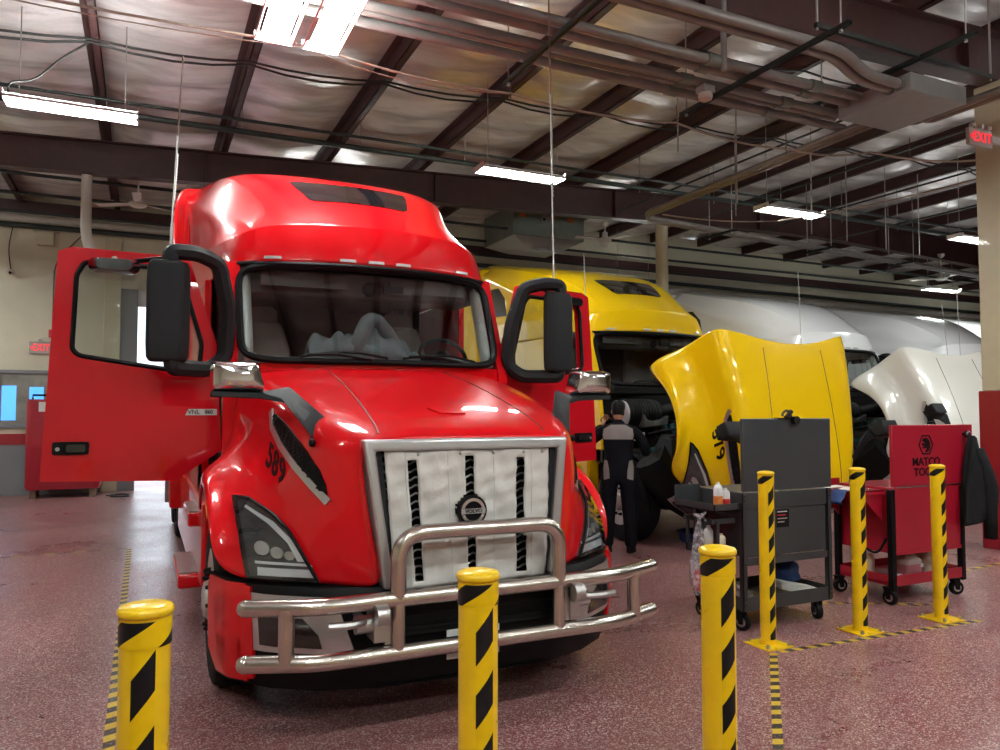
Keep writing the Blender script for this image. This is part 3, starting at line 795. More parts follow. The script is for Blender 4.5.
    for s in (-1, 1):
        sd = V((-s, .0, 0))
        vent = VENT
        vt = obj('side_vent', drape(vent, hb, SIDE(s), sd, .008, .05, .02), 'black', hood, smooth=60)
        if detail and full:
            m = MB()
            for a in range(14):
                for b in range(5):
                    f = .06 + .88*(a+.5*(b % 2))/14; g = .14 + .72*(b+.5)/5
                    up_, lo_ = VENT[:8], [VENT[0]] + VENT[:6:-1]
                    def on(L, f):
                        q = f*(len(L)-1); i = min(int(q), len(L)-2); return V(L[i]).lerp(V(L[i+1]), q-i)
                    c = on(lo_, f).lerp(on(up_, f), g)
                    hx = [(c.x+.020*math.cos(k*PI/3), c.y+.0085*math.sin(k*PI/3)) for k in range(6)]
                    dm = drape_mesh(hx, [tuple(range(6))], hb, SIDE(s), sd, .012, .004); m.add(dm.v, dm.f)
            obj('vent_mesh', m, 'rubber', vt)
        tr = VENT_TRIM
        obj('vent_trim', strip_on(hb, tr, .038, SIDE(s), sd, .016, None, None, None), 'silver', vt)
        # mirror on the hood: flat arm swept out to a boxy head
        def quad(c, h1, h2): c, h1, h2 = V(c), V(h1), V(h2); return [c-h1-h2, c+h1-h2, c+h1+h2, c-h1+h2]
        qs = [((.752, 4.125, 1.555), (.042, -.03, -.052), (.012, .008, .012)), ((.885, 4.34, 1.735), (.030, -.045, -.035), (.010, .008, .014)),
              ((1.02, 4.40, 1.732), (.0, -.055, -.004), (0, .004, .017)), ((1.28, 4.42, 1.738), (.0, -.06, 0), (0, 0, .016))]
        hm = obj('hood_mirror_arm', off(MB().ring([[V((s*p.x, p.y, p.z)) for p in quad(*q)] for q in qs]), D), 'grey', hood, bevel=.006)
        if detail and full: obj('arm_camera', off(MB().ell((s*.80, 4.07, 1.475), (.020, .022, .022)).cyl((s*.80, 4.07, 1.475), (s*.79, 4.12, 1.50), .010), D), 'black', hm)
        m = MB(); c = V((s*1.142, 4.42, 1.835))
        m.ring([[c + V((s*(x + (.03 if x < 0 and z > 0 else 0)), yy, z)) for x, z in rrect(2*wx, 2*hz, .025)] for (yy, wx, hz) in ((-.095, .085, .050), (-.07, .132, .072), (0, .146, .084), (.075, .144, .080))])
        obj('hood_mirror', off(m, D), 'chrome' if full else 'grey', hood, smooth=40, bevel=.006)
        obj('side_marker', drape([(4.52, .98), (4.70, 1.02), (4.70, 1.055), (4.52, 1.015)], hb, SIDE(s), sd, .006, .05, .01), 'orange', hood)
        # panel seam
        if detail: obj('panel_seam', strip_on(hb, [(s*a, b) for a, b in [(.495-.055*k/40, 3.87+1.5*k/40) for k in range(41)]], .006, lambda u, v: V((u, v, 4)) + D, V((0, 0, -1)), .004, None, None, None), 'maroon', hood)
    if number:
        tm = text_mb(number, .2, (0, 0, 0), (1, 0, 0), (0, 1, 0), .0, .0035, gap=1.06)
        x0, x1 = min(p.x for p in tm.v), max(p.x for p in tm.v); y0, y1 = min(p.y for p in tm.v), max(p.y for p in tm.v)
        pts = []
        for p in tm.v:      # reads along the hood side towards the nose
            u = ((p.x-x0)/(x1-x0)-.5)*3; w = (p.y-y0)/(y1-y0)-.5
            pts.append((4.463 - .108*u + .072*w, 1.348 - .034*u + .140*w))
        obj('unit_number', drape_mesh(pts, tm.f, hb, SIDE(-1), V((1, 0, 0)), .004, .003), 'sticker', hood)
        for k, (x, y) in enumerate(((0.02, 4.10),)):
            lt = obj('hood_latch', drape([(x-.09, y), (x-.02, y-.01), (x+.07, y-.01), (x+.075, y+.02), (x+.0, y+.02), (x-.11, y+.10), (x-.13, y+.09)], hb, lambda u, v: V((u, v, 4)) + D, V((0, 0, -1)), .010, .03, .02), P, hood)
    # ---------- bumper
    if full:
        m = MB()
        prof_x = [(-1.26, 4.52), (-1.175, 4.24), (-1.0, 4.02), (-.78, 3.87), (-.5, 3.78), (0, 3.75), (.5, 3.78), (.78, 3.87), (1.0, 4.02), (1.175, 4.24), (1.26, 4.52)]
        m.ring([[(x, y+dy, z) for x, y in prof_x] + [(x*.93, y+.16, z) for x, y in reversed(prof_x)] for z, dy in ((.22, .07), (.30, .03), (.50, 0), (.70, 0), (.745, .03))])
        bpar = hood if hood_open else root
        bp = obj('bumper', off(m, D), 'black', bpar, smooth=40)
        bb = bvh_of(bp)
        if hood_open: bp = hood
        for s in (-1, 1):
            c = None if hood_open else obj('bumper_corner', drape(flip([(1.21, .25), (1.235, .74), (1.085, .73), (1.06, .27)], s), bb, lambda u, v: V((u*1.0, 2.5, v)) + D, YD, .02, .05, .05), P, bp, smooth=60)
            side = [(4.18, .25), (4.18, .74), (4.50, .74), (4.50, .36), (4.42, .25)]
            if not hood_open: obj('bumper_side', drape(side, bb, lambda u, v, s=s: V((s*2, u, v)) + D, V((-s, 0, 0)), .02, .05, .05), P, bp, smooth=60)
            f = obj('bumper_trim', drape(flip([(1.07, .42), (1.085, .705), (.72, .70), (.62, .43)], s), bb, lambda u, v: V((u, 2.5, v)) + D, YD, .014, .05, .03), 'silver', bp, smooth=60)
            if hood_open: f = hood
            obj('fog_lamp_recess', drape(flip([(1.04, .455), (1.05, .60), (.86, .60), (.79, .52), (.775, .455)], s), bb, lambda u, v: V((u, 2.5, v)) + D, YD, .020, .05, .02), 'gloss', f, smooth=60)
        obj('lower_valance', off(MB().ring([[(x*.90, y+dy, z) for x, y in prof_x] + [(x*.84, y+.3, z) for x, y in reversed(prof_x)] for z, dy in ((.17, .20), (.235, .05))]), D), 'black', bp, smooth=40)
        obj('air_intake', off(MB().box(-.55, 3.735, .50, .55, 3.80, .70), D), 'rubber', bp)
        m = MB()
        for k in range(3): m.box(-.55, 3.725, .53+.055*k, .55, 3.75, .545+.055*k)
        obj('intake_slat', off(m, D), 'black', bp)
        for s in (-1, 1):
            m = MB().tube(fillet([(s*.62, 3.80, .62), (s*.62, 3.64, .62), (s*.72, 3.60, .625), (s*.80, 3.62, .625)], .04), .020, 8).cyl((s*.58, 3.68, .60), (s*.66, 3.68, .60), .045, n=12).box(s*.55-.03, 3.62, .52, s*.55+.03, 3.76, .72).cyl((s*.52, 3.60, .655), (s*.58, 3.60, .655), .05, n=12)
            obj('tow_hook', off(m, D), 'alu', bp)
        obj('license_plate', off(MB().box(-.17, 3.705, .36, .13, 3.713, .51), D), 'plate', bp, bevel=.002)
        obj('plate_lettering', off(text_mb('LA', .07, (-.10, 3.703, .43), (1, 0, 0), (0, 0, 1), .002, .002), D), 'inkw', bp) if False else None
    # ---------- doors
    hing = {-1: V((-1.11, 5.75, 0)) + D, 1: V((1.11, 5.75, 0)) + D}
    out = [(0, 1.36), (.30, 1.16), (1.10, 1.19), (1.035, 2.70), (.95, 2.735), (.235, 2.735), (.03, 2.10)]
    win = [(.155, 1.93), (.30, 1.925), (.60, 1.965), (.90, 2.01), (.94, 2.05), (.925, 2.55), (.88, 2.64), (.33, 2.645), (.275, 2.58), (.14, 2.12)]
    for s in (-1, 1):
        h = hing[s]
        ang = doors[0] if s == -1 else doors[1]
        def dp(a, z, o=0): return h + V((s*(o + .09*min(1, max(0, (a)))*.9 - .035*((z-1.2)/1.5)**2), a, z))
        # skin between outline and window opening
        n = len(out)
        ol = [V(p) for p in out]; wl = [V(p) for p in win]
        def edge(L, step=.12):
            r = []
            for i in range(len(L)):
                a, b = L[i], L[(i+1) % len(L)]; k = max(1, int((b-a).length/step)); r += [a.lerp(b, j/k) for j in range(k)]
            return r
        oe, we = edge(ol), edge(wl)
        allp = oe + we; es = [(i, (i+1) % len(oe)) for i in range(len(oe))] + [(len(oe)+i, len(oe)+(i+1) % len(we)) for i in range(len(we))]
        vs, _, fs, *_ = delaunay_2d_cdt(allp, es, [], 0, 1e-6)
        def inwin(c):
            r = False
            for i in range(len(wl)):
                a, b = wl[i], wl[i-1]
                if (a.y > c.y) != (b.y > c.y) and c.x < (b.x-a.x)*(c.y-a.y)/(b.y-a.y)+a.x: r = not r
            return r
        def inout(c):
            r = False
            for i in range(len(ol)):
                a, b = ol[i], ol[i-1]
                if (a.y > c.y) != (b.y > c.y) and c.x < (b.x-a.x)*(c.y-a.y)/(b.y-a.y)+a.x: r = not r
            return r
        keep = []
        for f in fs:
            c = sum((V(vs[i]) for i in f), V((0, 0)))/len(f)
            if inout(c) and not inwin(c): keep.append(tuple(f))
        from collections import Counter
        ec = Counter((f[i], f[(i+1) % len(f)]) for f in keep for i in range(len(f)))
        nv = len(vs); m = MB()
        m.add([dp(p.x, p.y, .0) for p in vs] + [dp(p.x, p.y, -.075) for p in vs], keep + [tuple(nv+i for i in reversed(f)) for f in keep] + [(i, j, nv+j, nv+i) for (i, j) in ec if (j, i) not in ec])
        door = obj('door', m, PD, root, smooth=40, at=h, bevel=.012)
        door.rotation_euler.z = -s*math.radians(ang) if s == -1 else -math.radians(ang)
        if s == -1: door.rotation_euler.z = math.radians(ang)
        gm = MB(); gm.add([dp(p[0], p[1], -.035) for p in win] + [dp(p[0], p[1], -.041) for p in win], [tuple(range(len(win))), tuple(range(2*len(win)-1, len(win)-1, -1))])
        obj('door_window', gm, 'glass', door, smooth=0)
        obj('window_seal', MB().tube([dp(p[0], p[1], -.008) for p in fillet([(q[0], q[1], 0) for q in win+win[:1]], .03)], .018, 6), 'black', door)
        if detail:
            ml = MB().box(0, 0, 0, .001, .001, .001)
            obj('door_handle', MB().ring([[dp(.93+a, 1.40+b, o) for a, b in rrect(.21, .085, .015)] for o in (-.01, .012)]), 'black', door)
            obj('handle_grip', MB().ring([[dp(.90+a, 1.40+b, o) for a, b in rrect(.11, .05, .012)] for o in (.008, .03)]), 'gloss', door)
            obj('door_lock', MB().ring([[dp(1.005+.013*math.cos(k*PI/6), 1.395+.013*math.sin(k*PI/6), o) for k in range(12)] for o in (.01, .016)]), 'alu', door)
            # main mirror: head, swan-neck arm, and convex look-down mirror over the window
            if s == -1:
                W2 = lambda p: p
            # in closed position the head stands out from the door, ahead of the glass
            c = (lambda a, o, z: h + V((s*o, a, z)))
            ax = .365 if s == -1 else .315
            hd = MB().ring([[c(ax+(a-.365)*k, .345+(o-.345)*k, z) for a, o in ((.23, .335), (.285, .405), (.50, .41), (.505, .29), (.26, .285))] for z, k in ((1.965, .84), (2.0, .97), (2.09, 1), (2.50, 1), (2.595, .97), (2.635, .85))])
            mh = obj('side_mirror', hd, 'grey', door, bevel=.02, bseg=3, smooth=40)
            obj('mirror_glass', MB().ring([[c(.385+a, .288, 2.30+b) for a, b in rrect(.20, .52, .02)], [c(.385+a, .280, 2.30+b) for a, b in rrect(.20, .52, .02)]]), 'chrome', mh)
            def arm(pts, w, t):
                R = []
                for p in pts: R.append([p + V((0, -w, -t)), p + V((0, w, -t)), p + V((0, w, t)), p + V((0, -w, t))])
                return R
            obj('mirror_arm', MB().tube(fillet([c(.36, .34, 2.62), c(.36, .34, 2.70), c(.20, .32, 2.705), c(.05, .22, 2.66), c(-.02, .14, 2.35), c(-.01, .08, 2.02), c(.10, .14, 1.93), c(.34, .34, 1.93), c(.34, .34, 2.0)], .06), .056, 8), 'grey', door)
            obj('lookdown_mirror', MB().ring([[c(.70+dx*k, .08+o, 2.615+z*k) for dx, z in rrect(.31, .10, .045)] for o, k in ((-.02, .9), (.04, 1), (.11, .7))]), 'gloss', door, smooth=50)
            obj('lookdown_bracket', MB().cyl(c(.70, .0, 2.665), c(.70, .12, 2.66), .02).cyl(c(.70, .06, 2.67), c(.70, .06, 2.64), .03), 'chrome', door)
            obj('mirror_brace', MB().tube([c(.62, .03, 2.66), c(.45, .10, 2.685), c(.2, .2, 2.70)], .016, 8), 'black', door)
            if name == 'semi_truck' and full:
                bd = obj('badge_plate', MB().ring([[dp(.135+s*0+a, 1.635+b, o) for a, b in [(-.105, -.022), (.105, -.022), (.085, .022), (-.105, .022)]] for o in (.002, .010)]), 'silver', door)
                ex = V((0, -1, 0)) if s == -1 else V((0, 1, 0))
                obj('badge_lettering', text_mb('VNL', .042, dp(.185, 1.635, .013) if s == -1 else dp(.085, 1.635, .013), ex, (0, 0, 1), .003, .0008), 'inkw', door)
                obj('badge_lettering', text_mb('860', .036, dp(.085, 1.635, .013) if s == -1 else dp(.185, 1.635, .013), ex, (0, 0, 1), .003, .0012), 'inkw', door)
    # ---------- interior
    if interior:
        db = obj('dashboard', off(MB().ring([[(x, 5.66-.20*(1-(x/1.02)**2)+dy, z) for x in [-.98+1.96*i/10 for i in range(11)]] + [(x, 6.06, z) for x in [.98-1.96*i/10 for i in range(11)]] for z, dy in ((1.5, 0), (2.01, .02))]), D), 'cabint', root, bevel=.02)
        obj('instrument_hood', off(MB().ell((.62, 5.88, 2.02), (.32, .12, .07)), D), 'black', db)
        m = MB().tube([V((.70, 6.06, 2.10)) + V((.21*math.cos(a), .09*math.sin(a), .16*math.sin(a))) for a in [2*PI*i/28 for i in range(28)]], .017, 8, close=True)
        for a in (-.1, PI+.1, -PI/2): m.cyl((.70, 6.06, 2.10), V((.70, 6.06, 2.10)) + V((.20*math.cos(a), .09*math.sin(a), .155*math.sin(a))), .014, n=6)
        m.ell((.70, 6.06, 2.10), (.07, .05, .06))
        obj('steering_wheel', off(m, D), 'black', root)
        for s in (-1, 1):
            st = obj('seat', off(MB().ring([[(s*.66+a, 6.80+y, 1.65+b) for a, b in rrect(.50, .16, .06)] for y in (-.28, .22)]), D), 'fabric', root, bevel=.03)
            obj('seat_back', off(MB().ring([[(s*.66+a*k, 6.98 + .25*(z-1.6)+yy, z) for a, yy in rrect(.50, .15, .06)] for z, k in ((1.7, 1), (2.2, 1), (2.40, .80), (2.46, .66))]), D), 'fabric', st, smooth=50, bevel=.02)
            obj('headrest', off(MB().ring([[(s*.66+a*k, 7.18 + .25*(z-2.4)+yy, z) for a, yy in rrect(.30, .11, .05)] for z, k in ((2.42, .9), (2.48, 1), (2.56, 1), (2.60, .75))]), D), 'fabric', st, smooth=50)
        obj('sleeper_wall', off(MB().box(-1.12, 7.9, 1.1, 1.12, 7.95, 3.3), D), 'cabint', root)
        m = MB()
        for x0 in (-.98, .72):
            for k in range(6): m.cyl((x0+.04*k, 7.62, 1.2), (x0+.04*k, 7.62, 2.7), .028, n=6)
        obj('sleeper_curtain', off(m, D), 'wallgrey', root)
        obj('headliner', off(MB().box(-1.0, 6.05, 2.70, 1.0, 7.9, 2.76), D), 'cabint', root)
        obj('overhead_console', off(MB().box(-.95, 6.0, 2.55, .95, 6.35, 2.70), D), 'cabint', root, bevel=.03)
        for s in (-1, 1): obj('roof_sun_visor', off(MB().box(s*.5-.33, 5.90, 2.60, s*.5+.33, 5.925, 2.70), D), 'cabint', root)
        obj('dash_camera', off(MB().ell((-.02, 5.82, 2.60), (.055, .03, .06)).box(.1, 5.80, 2.58, .26, 5.84, 2.64), D), 'black', root)
    # wipers, antennas
    if detail:
        for x0, x1 in ((-.62, .0), (.12, .75)):
            m = MB().tube([ws(x0+(x1-x0)*k/6, .04+.05*math.sin(PI*k/6), .035) for k in range(7)], .010, 6).tube([ws(x0+.5, .02, .03), ws(x0+.25, .07, .05), ws(x0+.05, .06, .045)], .013, 6)
            obj('wiper', off(m, D), 'black', root)
    if hood_open: hood.rotation_euler.x = math.radians(hood_open)
    return root, hood, D

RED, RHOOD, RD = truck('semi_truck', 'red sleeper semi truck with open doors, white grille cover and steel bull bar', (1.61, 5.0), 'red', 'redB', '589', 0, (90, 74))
# ---- things fixed to the red truck: bull bar, vinyl grille cover, nose emblem, antenna, jacket on the dash
U_ant = (.19, 5.44, 4.02)
def red_extras():
    D = RD
    r = .041
    yb = 3.64
    for z in (.455, .715):
        pts = fillet([(-1.16, yb+.13, z), (-.84, yb, z), (.84, yb, z), (1.165, yb+.13, z)], .12, 6)
        nm = obj('bull_bar', off(MB().tube(pts, r, 16).ell(pts[0], (.042, .042, .042)).ell(pts[-1], (.042, .042, .042)), D), 'stain', RED, smooth=50) if z < .5 else obj('bull_bar_upper_tube', off(MB().tube(pts, r, 16).ell(pts[0], (.042, .042, .042)).ell(pts[-1], (.042, .042, .042)), D), 'stain', bar, smooth=50)
        if z < .5: bar = nm
    obj('bull_bar_hoop', off(MB().tube(fillet([(-.455, yb, .715), (-.455, yb-.01, 1.035), (.455, yb-.01, 1.035), (.455, yb, .715)], .14, 8), r, 16), D), 'stain', bar, smooth=50)
    for x, y in ((-.455, yb), (.455, yb), (-.985, yb+.05), (.985, yb+.05)):
        obj('bull_bar_post', off(MB().cyl((x, y, .455), (x, y, .715), .038, n=16), D), 'stain', bar)
    for s in (-1, 1):
        obj('bull_bar_bracket', off(MB().box(s*.50-.02, 3.64, .50, s*.50+.02, 3.80, .68), D), 'alu', bar)
    # ---- vinyl cover on the grille: real slots, wavy surface
    T = lambda f: .735 + .70*f                    # height up the cover
    xw = lambda f: .437 + .047*f                  # half width
    SL = ((-.245, .62), (0, None), (.245, .62))
    def cv(x, f, y=0):
        w = .004*math.sin(9*x*2+3*f)*math.sin(11*f+2*x) + .003*math.sin(31*x+17*f) + .003*math.sin(47*f-13*x) + .0025*math.sin(61*x-23*f)*math.sin(37*f)
        z = T(f); return V((x, 3.765 + .075*(z-.745) - .022 + w + y, z))
    nx, ny = 56, 44
    idx = {}; m = MB(); vs = []; fs = []
    def hole(x, f):
        for sx in (-.318, -.008, .292):
            cx = sx*(1+.08*(f-.5))
            if sx == -.008:
                if abs(x-cx) < .030 and (.6 < f < .955 or .06 < f < .38): return True
                if (x+.012)**2 + ((f-.54)*.70)**2 < .086**2: return True
            elif abs(x-cx) < .027 and .05 < f < .93: return True
        return False
    # columns are laid so that slot edges fall on grid lines
    us = sorted(set([round(-1+2*i/nx, 4) for i in range(nx+1)]))
    for j in range(ny+1):
        for i, u in enumerate(us): vs.append(cv(u*xw(j/ny), j/ny))
    nu = len(us)
    for j in range(ny):
        for i in range(nu-1):
            x = (us[i]+us[i+1])/2*xw((j+.5)/ny)
            if not hole(x, (j+.5)/ny): fs.append((j*nu+i, j*nu+i+1, (j+1)*nu+i+1, (j+1)*nu+i))
    m.add(vs, fs)
    gcv = obj('grille_cover', off(m, D), 'cover', RHOOD, smooth=180, solid=.006)
    # seams and snaps of the cover
    for x in (-.36, -.13, .13, .36): obj('cover_seam', off(MB().tube([cv(x*(1+.08*(f/12-.5)), f/12, -.003) for f in range(13)], .0022, 5), D), 'plate', gcv)
    for x in (-.30, -.06, .14, .32, .44): obj('snap', off(MB().ell(cv(x, .975, -.006), (.010, .006, .010)), D), 'wire', gcv)
    # round emblem with a crossbar and lettering
    c = V((-.012, 3.742, 1.112)); Q = lambda r0, r1, y0, y1: MB().ring([[c + V((r0*math.cos(a*PI/20), y0, r0*math.sin(a*PI/20))) for a in range(40)], [c + V((r1*math.cos(a*PI/20), y1, r1*math.sin(a*PI/20))) for a in range(40)]])
    em = obj('emblem', off(Q(.083, .083, .02, -.004), D), 'black', RHOOD)
    ringm = MB()
    R = []
    for a in range(40):
        ca, sa = math.cos(a*PI/20), math.sin(a*PI/20)
        R.append([c + V((q*ca, yy, q*sa)) for q, yy in ((.072, -.002), (.068, -.014), (.052, -.014), (.048, -.002))])
    ringm.ring(R, close=True)
    obj('emblem_ring', off(ringm, D), 'chrome', em, smooth=40)
    obj('emblem_bar', off(MB().box(c.x-.068, c.y-.018, c.z-.013, c.x+.068, c.y-.006, c.z+.013), D), 'silver', em)
    obj('emblem_lettering', off(text_mb('VOLVO', .026, (c.x, c.y-.0195, c.z), (1, 0, 0), (0, 0, 1), .003, .0008, sx=1.15), D), 'inkw', em)
    # whip antennas
    for base, top in (((.13, 5.42, 2.62), U_ant), ((3.10, 5.52, 2.62), (3.075, 5.56, 5.40))):
        b, t = V(base), V(top)
        a = obj('antenna', MB().tube([b, b.lerp(t, .25), b.lerp(t, .62)], [.0075, .006, .006], 6), 'wire', RED)
        obj('antenna_coil', MB().tube([b.lerp(t, .30 + .006*k) + V((.008*(k % 2), 0, 0)) for k in range(40)], .007, 6), 'wire', a)
        obj('antenna_tip', MB().tube([b.lerp(t, .62), t], [.007, .005], 6).ell(t, (.008, .008, .022)), 'brown', a)
    # licence plate symbols
    # jacket dumped on the dashboard
    random.seed(3)
    jm = MB()
    n = 44; rows = []
    for j in range(13):
        r = []
        for i in range(n+1):
            x = -.52 + .86*i/n; f = j/12
            y = 5.60 + .30*f - .08*(1-((x+.1)/.7)**2)
            h = math.sin(PI*min(1, max(0, f)))**.6*(.115*max(0, 1-((x+.12)/.46)**2)**.5 + .012*math.sin(29*x-7*f) + .012*math.sin(17*x+5*f) + .010*math.sin(9*x-11*f) + .006*math.sin(43*x+6*f))
            r.append((x, y, 2.01 + 2.0*max(0, h)))
        rows.append(r)
    jm.grid(rows)
    jk = thing('jacket', 'dark grey jacket crumpled on the dashboard behind the red windshield', 'jacket', (RD.x-.1, 5.75+RD.y, 1.98))
    obj('body', off(jm, D), 'jacketg', jk, smooth=180, solid=.02)
    sl = [(-.18, 5.58, 2.06), (-.14, 5.60, 2.20), (-.07, 5.65, 2.33), (.0, 5.68, 2.34), (.10, 5.70, 2.24), (.17, 5.70, 2.12), (.20, 5.70, 2.06)]
    obj('sleeve', off(MB().tube(fillet(sl, .06), .062, 12), D), 'jacketg', jk, smooth=180)
    sl = [(-.45, 5.66, 2.02), (-.30, 5.60, 2.09), (-.12, 5.58, 2.10), (.02, 5.58, 2.05)]
    obj('sleeve', off(MB().tube(fillet(sl, .06), [.045]*3+[.055]*(len(fillet(sl, .06))-3), 10), D), 'jacketg', jk, smooth=180)
red_extras()

# ================================================================ OTHER TRUCKS IN THE ROW
YEL, YHOOD, YD_ = truck('semi_truck', 'yellow sleeper semi truck with its hood tipped forward, engine exposed', (6.67, 8.1), 'yellow', 'yellow', '579', 67, (0, 0), interior=True)
WHT, WHOOD, WD_ = truck('semi_truck', 'white sleeper semi truck with pale hood tipped open behind the red tool cart', (11.65, 9.1), 'white', 'white', None, 54, (0, 0), interior=False)
for o in [WHOOD]: o.data.materials[0] = M['cream']
for tr in (YEL, WHT):
    for ch in tr.children:
        if ch.name.startswith('hood'):
            for g in ch.children:
                if g.name.startswith('hood_mirror') and not g.name.startswith('hood_mirror_arm'): g.data.materials[0] = M['grey']
PEARL, PH, PD_ = truck('semi_truck', 'white semi truck roof with a thin seam, between the white truck and the grey roof', (16.4, 9.6), 'white', 'white', None, 0, (0, 0), full=False, interior=False, detail=False)
GREYT, GH, GD_ = truck('semi_truck', 'pale grey truck roof beside the cream column, farthest of the row', (21.2, 9.9), 'white', 'white', None, 0, (0, 0), full=False, interior=False, detail=False)

def engine_bay(root, D, rich):
    m = MB().box(-.36, 4.45, .82, .36, 5.55, 1.30).box(-.28, 4.40, 1.30, .22, 5.5, 1.52).box(-.30, 4.5, .55, .30, 5.4, .82)
    e = obj('engine', off(m, D), 'engine', root, bevel=.03)
    obj('valve_cover', off(MB().box(-.20, 4.45, 1.52, .16, 5.45, 1.62), D), 'black', e, bevel=.03)
    for k in range(6): obj('injector', off(MB().cyl((-.24, 4.55+.16*k, 1.30), (-.33, 4.55+.16*k, 1.46), .035, n=10), D), 'teal', e)
    for k, (y, z, r) in enumerate(((4.55, 1.05, .09), (4.85, 1.0, .07), (5.15, 1.08, .075))):
        obj('engine_accessory', off(MB().cyl((-.36, y, z), (-.56, y, z), r, n=16).cyl((-.56, y, z), (-.60, y, z), r*.6, n=12), D), 'teal' if k != 1 else 'alu', e)
    obj('radiator', off(MB().box(-.52, 4.12, .62, .52, 4.26, 1.46), D), 'rubber', root, bevel=.02)
    m = MB().lathe([(.175, -.05), (.185, -.03), (.165, -.022), (.02, -.02)], (-1.10, 5.20, 1.62), 'x', 28)
    ac = obj('air_cleaner', off(MB().lathe([(.16, .0), (.19, .01), (.195, .05), (.18, .06)] + sum([[(.18, .08+.045*k), (.195, .09+.045*k), (.195, .105+.045*k), (.18, .115+.045*k)] for k in range(9)], []) + [(.18, .52), (.10, .55)], (-.98, 5.22, 1.60), 'x', 30), D), 'black', root, smooth=30)
    obj('air_cleaner_lid', off(MB().lathe([(.01, -.035), (.12, -.03), (.168, -.012), (.182, .012), (.182, .03)], (-.98, 5.22, 1.60), 'x', 30), D), 'filt', ac, smooth=30)
    obj('intake_duct', off(MB().tube(fillet([(-.45, 5.22, 1.60), (-.30, 5.0, 1.66), (-.05, 4.8, 1.70)], .15), .09, 14), D), 'black', root)
    obj('bracket_arm', off(MB().prism([(-.80, 1.42), (-.42, 1.46), (-.40, 1.58), (-.52, 1.53), (-.62, 1.50), (-.74, 1.52), (-.80, 1.60)], (0, 4.98, 0), (1, 0, 0), (0, 0, 1), (0, 1, 0), .14), D), 'engine', root, bevel=.01)
    # inner fender, reservoir, hoses
    obj('inner_fender', off(MB().ring([[(x, 4.95+.60*math.cos(a), .50+.62*math.sin(a)) for x in (-1.08, -.60)] + [(x, 4.95+.56*math.cos(a), .50+.58*math.sin(a)) for x in (-.60, -1.08)] for a in [PI*(.02+.96*i/12) for i in range(13)]]), D), 'black', root, bevel=.005)
    obj('reservoir', off(MB().prism([(4.18, .95), (4.52, .90), (4.55, 1.18), (4.40, 1.36), (4.22, 1.30)], (-.98, 0, 0), (0, 1, 0), (0, 0, 1), (1, 0, 0), .26), D), 'grey', root, bevel=.025)
    obj('reservoir_post', off(MB().cyl((-.84, 4.36, .45), (-.84, 4.36, .92), .06, .05, 12), D), 'black', root)
    hs = (([(-.95, 4.3, 1.30), (-.75, 4.2, 1.40), (-.55, 4.3, 1.20), (-.5, 4.5, .95)], .022), ([(-.7, 4.15, 1.0), (-.6, 4.05, .82), (-.35, 4.02, .80), (-.2, 4.1, .95)], .028),
          ([(-.8, 4.9, 1.34), (-.6, 4.6, 1.42), (-.4, 4.5, 1.40)], .018), ([(-.62, 4.3, .98), (-.40, 4.12, .74), (-.1, 4.05, .72), (.2, 4.06, .80)], .020), ([(-.5, 4.6, 1.3), (-.62, 4.3, 1.15), (-.62, 4.15, .8)], .03))
    for k, (p, r) in enumerate(hs): obj('hose', off(MB().tube(fillet(p, .12), r, 10), D), 'brown' if k in (1, 3) else 'black', root)
    obj('tie_rod', off(MB().tube([(-.9, 4.75, .42), (.9, 4.75, .42)], .025, 10), D), 'black', root)
    obj('crossmember', off(MB().box(-.85, 4.02, .44, .85, 4.16, .58), D), 'black', root, bevel=.01)
    obj('firewall', off(MB().box(-1.05, 5.62, .7, 1.05, 5.66, 1.95), D), 'rubber', root)
    obj('cowl_panel', off(MB().box(-1.0, 5.40, 1.86, 1.0, 5.66, 1.97), D), 'black', root, bevel=.02)
    for s in (-1, 1):
        obj('cab_side_panel', off(MB().prism([(5.50, .95), (5.75, .95), (5.75, 1.92), (5.58, 1.92), (5.50, 1.5)], (s*1.06, 0, 0), (0, 1, 0), (0, 0, 1), (s, 0, 0), .06), D), M['yellow'] if rich else M['white'], root, bevel=.015)
engine_bay(YEL, YD_, True)
engine_bay(WHT, WD_, False)
# whip antennas on the other trucks
def whip(root, a, b):
    obj('antenna', MB().tube([a, b], .006, 6), 'wire', root)
whip(YEL, (5.30, 8.55, 2.55), (5.29, 8.6, 3.75))
whip(WHT, (10.2, 9.5, 2.5), (10.2, 9.55, 4.05))
whip(PEARL, (14.9, 9.8, 2.3), (14.9, 9.85, 4.0)); whip(PEARL, (14.55, 9.8, 2.3), (14.5, 9.9, 3.75))
